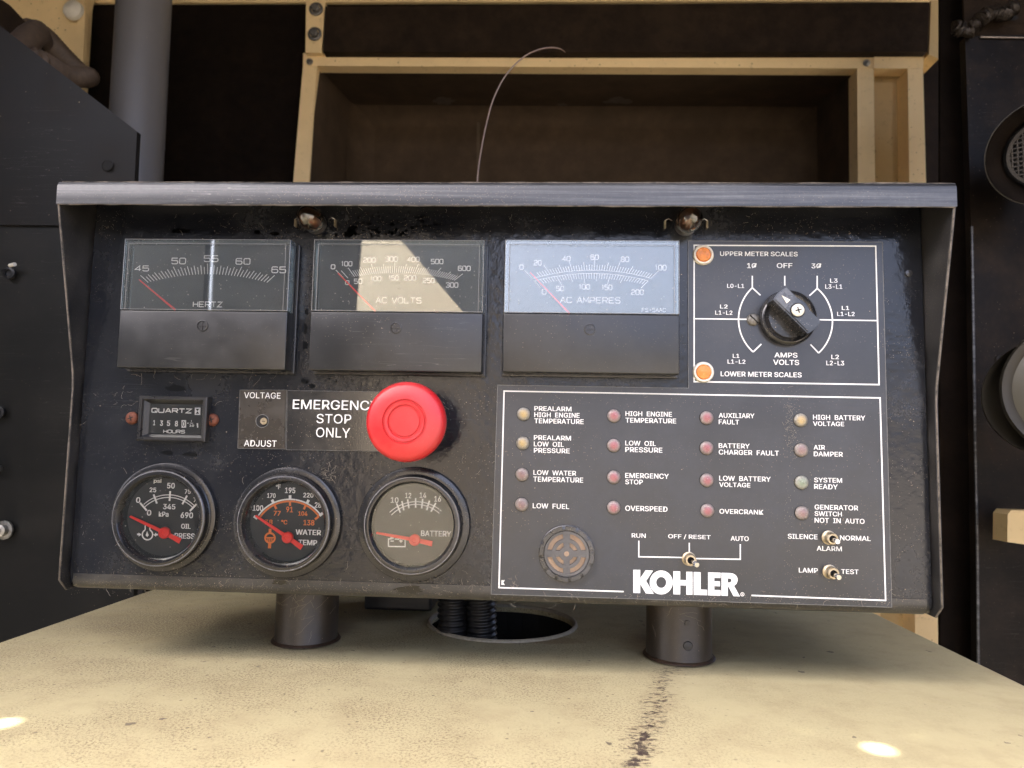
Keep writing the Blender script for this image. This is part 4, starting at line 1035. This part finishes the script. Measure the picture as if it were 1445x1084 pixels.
for a in (45, 135):
    d = Vector((math.cos(R_(a - 30)), math.sin(R_(a - 30)))) * .0017; n_ = Vector((-d.y, d.x)).normalized() * .0003
    s.prism([(sc[0] + d.x + n_.x, sc[1] + d.y + n_.y), (sc[0] + d.x - n_.x, sc[1] + d.y - n_.y), (sc[0] - d.x - n_.x, sc[1] - d.y - n_.y), (sc[0] - d.x + n_.x, sc[1] - d.y + n_.y)], KT + .0014, KT + .0016 + a * 1e-7)
s.build('screw_cross', 'black', kn)
MB().lathe([(.0041, .0001), (.0036, .0002)], sc, 28).build('screw_recess', 'black', kn).location = (0, -KT, 0)
MB().prism([Q('k', 525, 308, KT), Q('k', 583, 402, KT), Q('k', 628, 362, KT)], KT, KT + .0003).build('arrow_mark', 'ledwhite', kn)
ss = empty('slotted_screw', parent=PAN); c = Q('k', 192, 592, .001)
MB().lathe([(.0037, .0004), (.0037, .0012), (.0030, .0021), (.0015, .0025), (.0001, .0026)], c, 28).build('head', 'screwgrey', ss, smooth=50)
d = Vector((.0023, -.0023)); n_ = Vector((.00024, .00024))
MB().prism([(c[0] + d.x + n_.x, c[1] + d.y + n_.y), (c[0] + d.x - n_.x, c[1] + d.y - n_.y), (c[0] - d.x - n_.x, c[1] - d.y - n_.y), (c[0] - d.x + n_.x, c[1] - d.y + n_.y)], .0010, .00275).build('slot', 'black', ss)

# ---------------------------------------------------------------- buzzer
bz = empty('buzzer', parent=PAN); bc = Q('b', 537, 552, .001)
k_ = 1 / 9.033 * (P(761, 780)[0] - P(760, 780)[0])
Rb = 355 * k_
MB().lathe([(Rb, .0005), (Rb, .0020), (Rb * .94, .0026), (Rb * .82, .0026), (Rb * .79, .0012)], bc, 64).build('bezel', 'knob', bz, smooth=40)
for i in range(12):
    a = R_(15 + 30 * i + 7); da = R_(11.5)
    MB().lathe([(Rb * .84, .0025), (Rb * .84, .0034), (Rb * .97, .0034), (Rb * .98, .0024)], bc, 6, a0=a - da, a1=a + da).build('bezel_segment', 'knob', bz)
MB().disc(bc, Rb * .79, .0006, 48).build('copper_disc', 'copper', bz)
gr = MB()
for r0, r1 in ((Rb * .70, Rb * .80), (Rb * .40, Rb * .53), (0.0001, Rb * .26)):
    gr.lathe([(r1, .0010), (r1, .0024), (r0, .0024), (r0, .0010)], bc, 48)
gr.build('grille_ring', 'grille', bz, smooth=40)
for a in (0, 90, 180, 270):
    d = Vector((math.cos(R_(a + 1)), math.sin(R_(a + 1)))); n_ = Vector((-d.y, d.x)) * Rb * .13
    p, q = Vector(bc) + d * Rb * .2, Vector(bc) + d * Rb * .74
    MB().prism([(p.x + n_.x * .8, p.y + n_.y * .8), (p.x - n_.x * .8, p.y - n_.y * .8), (q.x - n_.x, q.y - n_.y), (q.x + n_.x, q.y + n_.y)], .0009, .0022).build('spoke', 'grille', bz)
MB().disc(bc, Rb * .09, .00255, 20).build('centre_hole', 'copper', bz)

# ---------------------------------------------------------------- toggle switches
def toggle(px, py, ddx, ddy, tx, ty):
    r0 = empty('toggle_switch', parent=PAN); c = P(px, py, 0)
    s = MB().lathe([(.0039, .0006), (.0039, .0011), (.0034, .0013), (.0031, .0016), (.0033, .0022), (.0030, .0026), (.0033, .0032), (.0030, .0037), (.0033, .0043), (.0031, .0048), (.0032, .0060), (.0028, .0066), (.0020, .0066), (.0018, .0035), (.0001, .0035)], c, 28)
    s.build('bushing', 'brass', r0, smooth=30)
    b0 = Vector((c[0], -.003, c[1])); b1 = Vector((c[0] + tx, -.0120, c[1] + ty))
    MB().tube([b0, b0.lerp(b1, .5), b0.lerp(b1, .9), b1], [.0010, .0012, .0015, .0013], 14).build('lever', 'chrome', r0, smooth=50)
    MB().disc(c, .0019, .0050, 20).build('bore', 'black', r0)
toggle(1168.5, 758.5, 0, 0, .0003, -.0006); toggle(1169.8, 806.5, 0, 0, .0005, -.0010); toggle(971.6, 788.3, 0, 0, .0022, -.0014)

# ---------------------------------------------------------------- emergency stop
es = empty('emergency_stop_button', parent=PAN, label='large red mushroom button')
EW = .040; ec = P(571.5, 595, EW - .002); ER = (P(628, 595, EW - .004)[0] - P(515, 595, EW - .004)[0]) / 2
MB().lathe([(.0001, EW - .0006), (ER * .36, EW - .0006), (ER * .375, EW - .0011), (ER * .40, EW - .0011), (ER * .42, EW - .0004), (ER * .49, EW - .0002), (ER * .505, EW - .0008), (ER * .53, EW - .0008), (ER * .55, EW),
            (ER * .86, EW - .0006), (ER * .95, EW - .0020), (ER * .99, EW - .0042), (ER, EW - .0065), (ER * .985, EW - .0090), (ER * .93, EW - .0100), (ER * .60, EW - .0095), (ER * .55, EW - .013)], ec, 80).build('mushroom_head', 'red', es, smooth=40)
MB().lathe([(ER * .62, EW - .0095), (ER * .62, .018), (ER * .72, .018), (ER * .72, .012)], ec, 48).build('stem', 'red', es, smooth=40)
MB().lathe([(ER * .74, .014), (ER * .76, .006), (ER * .80, .004), (ER * .80, .0002)], ec, 48).build('collar', 'meterside', es, smooth=40)

# ---------------------------------------------------------------- signs
def plate(z, pts, mat, name, th=.0010):
    return MB().prism([Q(z, *p, 0) for p in pts], .0001, th, .0002).build(name, mat, PAN)
vp = plate('6', [(60, 65), (270, 65), (263, 331), (50, 328)], 'plate', 'voltage_plate')
letter(vp, '6', 'VOLTAGE', 78, 242, 76, 103, .0012, bold=.0); letter(vp, '6', 'ADJUST', 78, 224, 291, 320, .0012, bold=.0)
c = Q('6', 160, 205, .001)
MB().disc(c, .0036, .00115, 28).build('adjuster_hole', 'black', vp)
MB().lathe([(.0036, .0011), (.0038, .0013), (.0040, .0011)], c, 28).build('hole_edge', 'cutedge', vp)
MB().lathe([(.0021, .0012), (.0020, .0017), (.0001, .0018)], (c[0] + .0010, c[1] - .0001), 18).build('adjuster_screw', 'brass', vp, smooth=True)
MB().box(c[0] + .0001, c[0] + .0020, -.0020, -.0012, c[1] - .0003, c[1] + .0001).build('screw_slot', 'black', vp)
sg = plate('6', [(273, 68), (720, 73), (720, 341), (268, 334)], 'sign', 'emergency_sign')
vs, fs = glyph_mesh('EMERGENCY', .006); mb = MB(); fit_text(mb, vs, fs, *box_of('6', 297, 686, 111, 154, .0012), .0012); mb.build('lettering', 'white', sg, fix=False, kind='stuff')
letter(sg, '6', 'STOP', 404, 560, 174, 216, .0012, bold=.0); letter(sg, '6', 'ONLY', 402, 555, 235, 279, .0012, bold=.0)
for q in (sg, vp):
    bb = [Q('6', *p, .001) for p in (([(273, 68), (720, 73), (720, 341), (268, 334)]) if q is sg else ([(60, 65), (270, 65), (263, 331), (50, 328)]))]
    MB().ribbon(bb, .00016, .00105, closed=True).build('plate_edge', 'cutedge', q)

# ---------------------------------------------------------------- hour meter
hm = empty('hour_meter', parent=PAN); HWD = .0060
a, b_, c, d = [Q('h', *p, HWD) for p in ((305, 152), (1125, 172), (1090, 712), (272, 692))]
u0, u1, v0, v1 = (a[0] + d[0]) / 2, (b_[0] + c[0]) / 2, (c[1] + d[1]) / 2, (a[1] + b_[1]) / 2
a, b_, c, d = [Q('h', *p, .003) for p in ((430, 250), (1062, 262), (1042, 622), (430, 610))]
i0, i1, j0, j1 = max((a[0] + d[0]) / 2, u0 + .0044), (b_[0] + c[0]) / 2, max((c[1] + d[1]) / 2, v0 + .0043), (a[1] + b_[1]) / 2
def rrect(u0, u1, v0, v1, w_): return [(u0, -w_, v0), (u1, -w_, v0), (u1, -w_, v1), (u0, -w_, v1)]
L_ = [rrect(u0, u1, v0, v1, .0002), rrect(u0, u1, v0, v1, HWD - .0006), rrect(u0 + .0006, u1 - .0006, v0 + .0006, v1 - .0006, HWD), rrect(u0 + .0022, u1 - .0022, v0 + .0022, v1 - .0020, HWD),
      rrect(u0 + .0028, u1 - .0028, v0 + .0028, v1 - .0026, HWD - .0012), rrect(i0, i1, j0, j1, .0020)]
mb = MB(); mb.add([p for r in L_ for p in r], [(r * 4 + i, r * 4 + (i + 1) % 4, (r + 1) * 4 + (i + 1) % 4, (r + 1) * 4 + i) for r in range(len(L_) - 1) for i in range(4)])
mb.build('bezel', 'meterside', hm)
MB().add(rrect(i0, i1, j0, j1, .0015), [(0, 1, 2, 3)])
fc = MB(); fc.add(rrect(i0 - .0005, i1 + .0005, j0 - .0005, j1 + .0005, .0019), [(0, 1, 2, 3)]); fc.build('counter_face', 'dial', hm)
HT = .0022; lt = MB()
stroke_text(lt, 'h', 'QUARTZ', 462, 936, 313, 360, HT, .00062, gap=1.8); stroke_text(lt, 'h', 'HOURS', 602, 856, 569, 605, HT, .00045, gap=1.6)
lt.build('lettering', 'white', hm, kind='stuff', fix=False)
for s, a, b_, c, d in (('1', 478, 503, 450, 512), ('3', 560, 595, 455, 519), ('5', 642, 682, 455, 521), ('8', 738, 775, 458, 526), ('1', 930, 944, 450, 472), ('10', 912, 968, 503, 530)):
    letter(hm, 'h', s, a, b_, c, d, HT, bold=.03, name='digit')
wh = MB(); wh.prism([Q('h', *p, HT) for p in ((817, 450), (870, 450), (870, 541), (817, 541))], .0019, HT); wh.prism([Q('h', *p, HT) for p in ((977, 301), (1042, 301), (1040, 388), (975, 387))], .0019, HT)
wh.ribbon([Q('h', 1008, 487, HT), Q('h', 1012, 540, HT)], .0008, HT + .0001); wh.ribbon([Q('h', 918, 486, HT), Q('h', 958, 488, HT)], .0003, HT + .0001); wh.ribbon([Q('h', 888, 487, HT), Q('h', 902, 487, HT)], .0006, HT + .0001)
wh.build('white_marks', 'white', hm, kind='stuff', fix=False)
bk = MB(); bk.ribbon([Q('h', 843 + 13 * math.cos(2 * math.pi * k / 20), 496 + 28 * math.sin(2 * math.pi * k / 20), HT) for k in range(20)], .0004, HT + .0001, closed=True)
for tri in ([(987, 314), (1030, 314), (1009, 343)], [(1009, 345), (1030, 374), (987, 374)]): 
    q = [Q('h', *p, HT) for p in tri]; bk.add([(p[0], -(HT + .0001), p[1]) for p in q], [(0, 1, 2)])
bk.build('black_marks', 'black', hm, kind='stuff', fix=False)
gl = MB(); gl.add(rrect(i0, i1, j0 + .0001, j1, .0026), [(0, 1, 2, 3)]); gl.build('window', 'glass', hm)
for x, y in ((217, 425), (1183, 447)):
    s_ = empty('rusty_screw', parent=PAN); c = Q('h', x, y, .001)
    MB().lathe([(.0038, .0002), (.0037, .0010), (.0029, .0018), (.0014, .0022), (.0001, .0023)], c, 28).build('head', 'rust', s_, smooth=50)
    cr = MB()
    for k, a in enumerate((20, 110)):
        d = Vector((math.cos(R_(a)), math.sin(R_(a)))) * .0016; n_ = Vector((-d.y, d.x)).normalized() * .00032
        cr.prism([(c[0] + d.x + n_.x, c[1] + d.y + n_.y), (c[0] + d.x - n_.x, c[1] + d.y - n_.y), (c[0] - d.x - n_.x, c[1] - d.y - n_.y), (c[0] - d.x + n_.x, c[1] - d.y + n_.y)], .0010, .00235 + k * .00003)
    cr.build('cross_slot', 'black', s_)

# ---------------------------------------------------------------- round gauges
mm = P(601, 700)[0] - P(600, 700)[0]
def gauge(cpx, cpy, rf, rb, rg, label):
    g_ = empty('round_gauge', parent=PAN, label=label); c = P(cpx, cpy, .001)
    F, Bz, Gl = rf * mm, rb * mm, rg * mm
    MB().lathe([(F, .0002), (F * 1.0, .0020), (F * .985, .0030), (F * .93, .0036), (Bz * 1.02, .0036), (Bz * 1.0, .0042)], c, 72).build('flange', 'bezel', g_, smooth=40)
    MB().lathe([(Bz, .0036), (Bz, .0072), (Bz * .975, .0083), (Bz * .93, .0088), (Bz * .88, .0086), (Gl * 1.045, .0072), (Gl * 1.0, .0030), (Gl, .0008)], c, 72).build('bezel', 'bezel', g_, smooth=40)
    M.setdefault('brightrim', plain('bright_bezel_rim', (.20, .20, .21), .25, .3, var=.3, scale=300))
    MB().lathe([(Bz * .975, .00835), (Bz * .965, .0087), (Bz * .95, .0087)], c, 72).build('bezel_ring', 'brightrim', g_, smooth=True)  # paler ring laid over the bezel shoulder
    MB().disc(c, Gl * 1.01, .0012, 64).build('dial', 'dial', g_)
    MB().lathe([(Gl * 1.02, .0058), (.0001, .0058)], c, 64).build('glass', 'glass', g_, smooth=True)
    return g_
def gneedle(g_, z, tip, tail, hub, hr):
    a, b_, h = Vector(Q(z, *tip, .0030)), Vector(Q(z, *tail, .0030)), Q(z, *hub, .0034); d = (b_ - a).normalized(); n_ = Vector((-d.y, d.x))
    w0, w1 = .00075, .00155
    hp = Vector(h); 
    pts = [a + n_ * w0 * .8, a - d * .0004, a - n_ * w0 * .8, hp - n_ * w1 * .72, b_ - n_ * w1, b_ + n_ * w1, hp + n_ * w1 * .72]
    MB().prism([(p.x, p.y) for p in pts], .0028, .0034).build('needle', 'red_needle', g_)
    MB().lathe([(hr * mm, .0024), (hr * mm, .0042), (hr * mm * .85, .0047), (hr * mm * .45, .0047), (hr * mm * .40, .0044), (.0001, .0044)], h, 28).build('needle_hub', 'red_needle', g_, smooth=40)
DG = .0013
g1 = gauge(*ZP('o', 498, 538), 76.5, 68, 54.5, 'left gauge, marked oil pressure')
t = MB(); e = 0
def rib(mb, z, pts, wd, lift=0): mb.ribbon([Q(z, *p, DG) for p in pts], wd, DG + .00004 + lift)
t.ribbon(arc3('o', (318, 434), (540, 352), (750, 447), DG), .0005, DG); t.ribbon(arc3('o', (326, 456), (540, 374), (737, 462), DG), .0005, DG + .00002)
for pts in ([(288, 420), (345, 486)], [(403, 348), (431, 426)], [(544, 320), (538, 404)], [(687, 358), (647, 432)], [(768, 430), (710, 490)]): rib(t, 'o', pts, .0011, .00004)
t.ribbon(arc3('o', (742, 375), (755, 395), (744, 412), DG), .0004, DG)
t.ribbon([Q('o', 350 + 44 * math.cos(R_(-62 + 304 * k / 24)), 690 + 44 * math.sin(R_(-62 + 304 * k / 24)), DG) for k in range(25)], .0008, DG)
rib(t, 'o', [(331, 650), (331, 612)], .0007); rib(t, 'o', [(371, 650), (371, 630)], .0007)
for tri in ([(276, 672), (300, 689), (276, 706)], [(424, 673), (400, 690), (424, 708)], [(348, 660), (362, 695), (349, 711), (335, 695)]):
    q = [Q('o', *p, DG) for p in tri]; t.add([(p[0], -(DG + .0001), p[1]) for p in q], [tuple(range(len(q)))])
rib(t, 'o', [(262, 688), (280, 688)], .0010); rib(t, 'o', [(420, 690), (438, 690)], .0010)
t.build('scale_marks', 'white', g1, kind='stuff', fix=False)
for s, a, b_, c, d in (('psi', 403, 469, 217, 257), ('25', 368, 425, 290, 330), ('50', 517, 583, 250, 298), ('75', 667, 718, 305, 343), ('0', 253, 290, 372, 420), ('0', 345, 383, 480, 528),
                       ('345', 482, 588, 430, 475), ('kPa', 446, 530, 495, 538), ('690', 632, 738, 500, 550), ('OIL', 636, 718, 598, 640), ('PRESS', 580, 752, 678, 725)):
    letter(g1, 'o', s, a, b_, c, d, DG + .00012, bold=.024)
gneedle(g1, 'o', (207, 536), (630, 745), (495, 675), 8.0)
g2 = gauge(*ZP('w', 460, 582), 77, 67, 54, 'middle gauge, marked water temperature, with orange figures')
t = MB(); t.ribbon(arc3('w', (208, 528), (480, 390), (737, 522), DG), .00085, DG)
for pts in ([(324, 393), (339, 422)], [(478, 355), (478, 392)], [(637, 395), (620, 426)], [(757, 507), (728, 529)], [(170, 533), (200, 554)]): rib(t, 'w', pts, .0016)
t.build('scale_marks', 'white', g2, kind='stuff', fix=False)
t = MB(); t.ribbon(arc3('w', (222, 542), (480, 406), (724, 536), DG), .0011, DG + .00003)
for pts in ([(345, 438), (362, 472)], [(478, 405), (478, 446)], [(613, 438), (595, 475)], [(722, 536), (690, 560)]): rib(t, 'w', pts, .0013, .00005)
t.ribbon([Q('w', 308 + 41 * math.cos(2 * math.pi * k / 28), 718 + 41 * math.sin(2 * math.pi * k / 28), DG) for k in range(28)], .0011, DG + .0001, closed=True)
rib(t, 'w', [(308, 640), (308, 676)], .0016); rib(t, 'w', [(306, 762), (303, 806)], .0018, .0001)
rib(t, 'w', [(270, 716), (346, 716)], .0008, .0002); rib(t, 'w', [(292, 722), (292, 745)], .0007, .0003); rib(t, 'w', [(308, 722), (308, 749)], .0007, .0003); rib(t, 'w', [(325, 722), (325, 745)], .0007, .0003)
t.build('orange_marks', 'orange', g2, kind='stuff', fix=False)
for s, a, b_, c, d, mt in (('°F', 357, 398, 265, 303, 'white'), ('195', 435, 523, 290, 338, 'white'), ('170', 283, 355, 338, 378, 'white'), ('220', 590, 677, 335, 375, 'white'), ('100', 160, 250, 440, 488, 'white'), ('280', 687, 775, 415, 462, 'white'),
                           ('77', 338, 398, 488, 530, 'orange'), ('91', 445, 503, 452, 500, 'orange'), ('104', 548, 626, 492, 530, 'orange'), ('138', 592, 685, 565, 612, 'orange'), ('38', 262, 330, 562, 605, 'orange'), ('°C', 402, 455, 565, 603, 'orange'),
                           ('WATER', 525, 742, 648, 693, 'white'), ('TEMP', 548, 708, 735, 780, 'white')):
    letter(g2, 'w', s, a, b_, c, d, DG + .00012, mt, bold=.024)
gneedle(g2, 'w', (188, 530), (580, 800), (457, 715), 7.8)
g3 = gauge(*ZP('6', 843, 668), 79, 68, 56, 'right gauge, marked battery, with a pale brown reflection')
t = MB(); t.ribbon(arc3('6', (733, 616), (850, 568), (966, 610), DG), .0005, DG); t.ribbon(arc3('6', (741, 628), (850, 580), (957, 621), DG), .0005, DG + .00002)
for pts in ([(764, 575), (781, 617)], [(788, 565), (797, 607)], [(814, 557), (820, 598)], [(850, 551), (850, 595)], [(882, 555), (877, 598)], [(912, 563), (900, 606)], [(941, 573), (919, 613)]): rib(t, '6', pts, .0009, .00005)
rib(t, '6', [(742, 735), (728, 735), (728, 769), (803, 770), (803, 737), (790, 737)], .0007, .0001); rib(t, '6', [(756, 736), (776, 737)], .0007, .0001)
rib(t, '6', [(744, 727), (744, 736)], .0020, .0002); rib(t, '6', [(784, 727), (784, 737)], .0020, .0002)
rib(t, '6', [(737, 745), (752, 745)], .0006, .0001); rib(t, '6', [(776, 744), (792, 745)], .0006, .0001); rib(t, '6', [(784, 738), (784, 752)], .0006, .00015)
t.build('scale_marks', 'white', g3, kind='stuff', fix=False)
for s, a, b_, c, d in (('10', 738, 773, 548, 573), ('12', 803, 830, 528, 552), ('14', 868, 898, 527, 551), ('16', 934, 964, 543, 568), ('BATTERY', 874, 1010, 699, 724)):
    letter(g3, '6', s, a, b_, c, d, DG + .00012, bold=.014)
gneedle(g3, '6', (675, 708), (925, 757), (846, 740), 8.0)

# ---------------------------------------------------------------- panel lamps under the hood
for (px, py) in ((445, 315), (968, 317)):
    b0 = empty('hood_bulb', parent=PAN); c = P(px, py, .002)
    MB().lathe([(.0064, .0001), (.0064, .0012), (.0050, .0014), (.0046, .0004)], c, 28).build('socket', 'meterside', b0, smooth=40)
    MB().lathe([(.0044, .001), (.0060, .004), (.0070, .008), (.0072, .012), (.0064, .0165), (.0040, .0195), (.0001, .0208)], c, 32).build('bulb_glass', 'bulbglass', b0, smooth=True)
    MB().lathe([(.0034, .001), (.0030, .006), (.0016, .010), (.0001, .0115)], c, 16).build('bulb_stem', 'copper', b0, smooth=True)
    for s in (-1, 1):
        x = c[0] + s * .0122
        MB().box(x - .0005, x + .0005, -.0030, -.0002, c[1] - .0022, c[1] + .0022).build('clip', 'brass', b0)
        MB().tube([(x, -.0028, c[1] + .0022), (x - s * .0018, -.0034, c[1] + .0030), (x - s * .0040, -.0024, c[1] + .0022)], .0003, 6).build('clip_wire', 'steel', b0)
# small screw on the right of the face
MB().lathe([(.0022, .0001), (.0020, .0010), (.0001, .0013)], Q('4', 1090, 495), 14).build('rivet', 'knob', PAN, smooth=True)

# ---------------------------------------------------------------- wet patches, dust threads (lie on the panel)
wt = MB()
def patch(px, py, rx, ry, n=22, jag=.45, w_=.00045):
    vs = []
    for k in range(n):
        a = 2 * math.pi * k / n; r = 1 - random.random() * jag
        q = P(px + rx * r * math.cos(a), py + ry * r * math.sin(a), w_); vs.append((q[0], -w_, q[1]))
    c = P(px, py, w_); wt.add(vs + [(c[0], -w_, c[1])], [(k, (k + 1) % n, n) for k in range(n)])
for a in ((256, 326, 16, 4), (363, 328, 6, 4), (388, 330, 9, 3), (248, 547.5, 17, 5), (236, 639, 11, 4), (268, 641, 13, 3.5), (492, 330, 9, 7), (497, 323, 8, 5),
          (429, 463, 5, 9), (430, 487, 5, 7), (432, 440, 3, 6), (440, 545, 6, 4), (513, 541, 3, 3), (523, 542, 3.5, 4), (556, 556, 3, 5), (430, 538, 7, 4), (577, 832, 26, 7), (395, 822, 14, 4), (497, 606, 5, 9)): patch(*a)
for _ in range(70):
    px = random.gauss(545, 40); py = random.uniform(296, 336); patch(px, py, random.uniform(1, 4), random.uniform(1, 3.4), 10)
for _ in range(40): patch(random.uniform(980, 1010) if random.random() < .2 else random.gauss(520, 60), random.uniform(534, 541), random.uniform(.8, 2.5), random.uniform(.8, 2), 9)
wt.build('wet_patches', 'wet', PAN, kind='stuff', fix=False)
fb = MB()
def fibre(px, py, L, w_=.0005, r=.00009):
    a = random.uniform(0, 6.28); pts = []; x, y = px, py; k = random.uniform(-.16, .16); r *= .62
    for i in range(8):
        q = P(x, y, w_); pts.append((q[0], -w_ - random.uniform(0, .0003), q[1])); x += math.cos(a) * L / 8; y += math.sin(a) * L / 8; a += k + random.uniform(-.35, .35)
    fb.tube(pts, r, 4, cap=False)
for _ in range(26): fibre(random.gauss(464, 6), random.gauss(668, 7), random.uniform(5, 14), .0008, .00008)
for _ in range(9): fibre(random.gauss(182, 10), random.gauss(562, 10), random.uniform(4, 14), .0005, .00006)
for _ in range(40): fibre(random.uniform(100, 690), random.uniform(530, 835), random.uniform(3, 14), .0006, .00007)
for _ in range(40): fibre(random.uniform(690, 1260), random.gauss(845, 6), random.uniform(4, 12), .0010, .00008)
for _ in range(34): fibre(random.uniform(150, 690), random.gauss(828, 5), random.uniform(4, 14), .0008, .00008)
for _ in range(12): fibre(random.uniform(160, 410), random.gauss(530, 3), random.uniform(8, 20), .0006, .00006)
for _ in range(30): fibre(random.uniform(140, 1270), random.uniform(292, 334), random.uniform(3, 12), .0006, .00007)
for _ in range(14): fibre(random.gauss(1115, 6), random.gauss(590, 25), random.uniform(3, 8), .0009, .00009)
for _ in range(12): fibre(random.gauss(720, 10), random.gauss(824, 5), random.uniform(3, 8), .0009, .00009)
fb.build('dust_threads', 'fibre', PAN, kind='stuff', fix=False)
# crumbs of dust collected on the film beside the high battery lamp and along the rolled edge
cr = MB()
def crumb(px, py, w_, r):
    q = P(px, py, w_); cr.add([(q[0] - r, -w_, q[1]), (q[0], -w_ - r * .6, q[1] + r), (q[0] + r, -w_, q[1]), (q[0], -w_, q[1] - r)], [(0, 3, 1), (1, 3, 2), (0, 1, 2)])
for _ in range(260):
    y = random.uniform(560, 830); crumb(1122 - (y - 560) * .05 + random.gauss(0, 6 if y < 640 else 4) , y if random.random() < .35 else random.gauss(598, 22), .0007, random.uniform(.00008, .0002))
for _ in range(300): crumb(random.uniform(695, 1255), random.gauss(846, 5) + 0.008 * 0, .0006, random.uniform(.00008, .0002))
for _ in range(400): crumb(random.uniform(100, 690), random.gauss(829, 7), .0006, random.uniform(.00008, .00018))
cr.build('dust_crumbs', 'fibre', PAN, kind='stuff', fix=False)
bpy.context.view_layer.update()
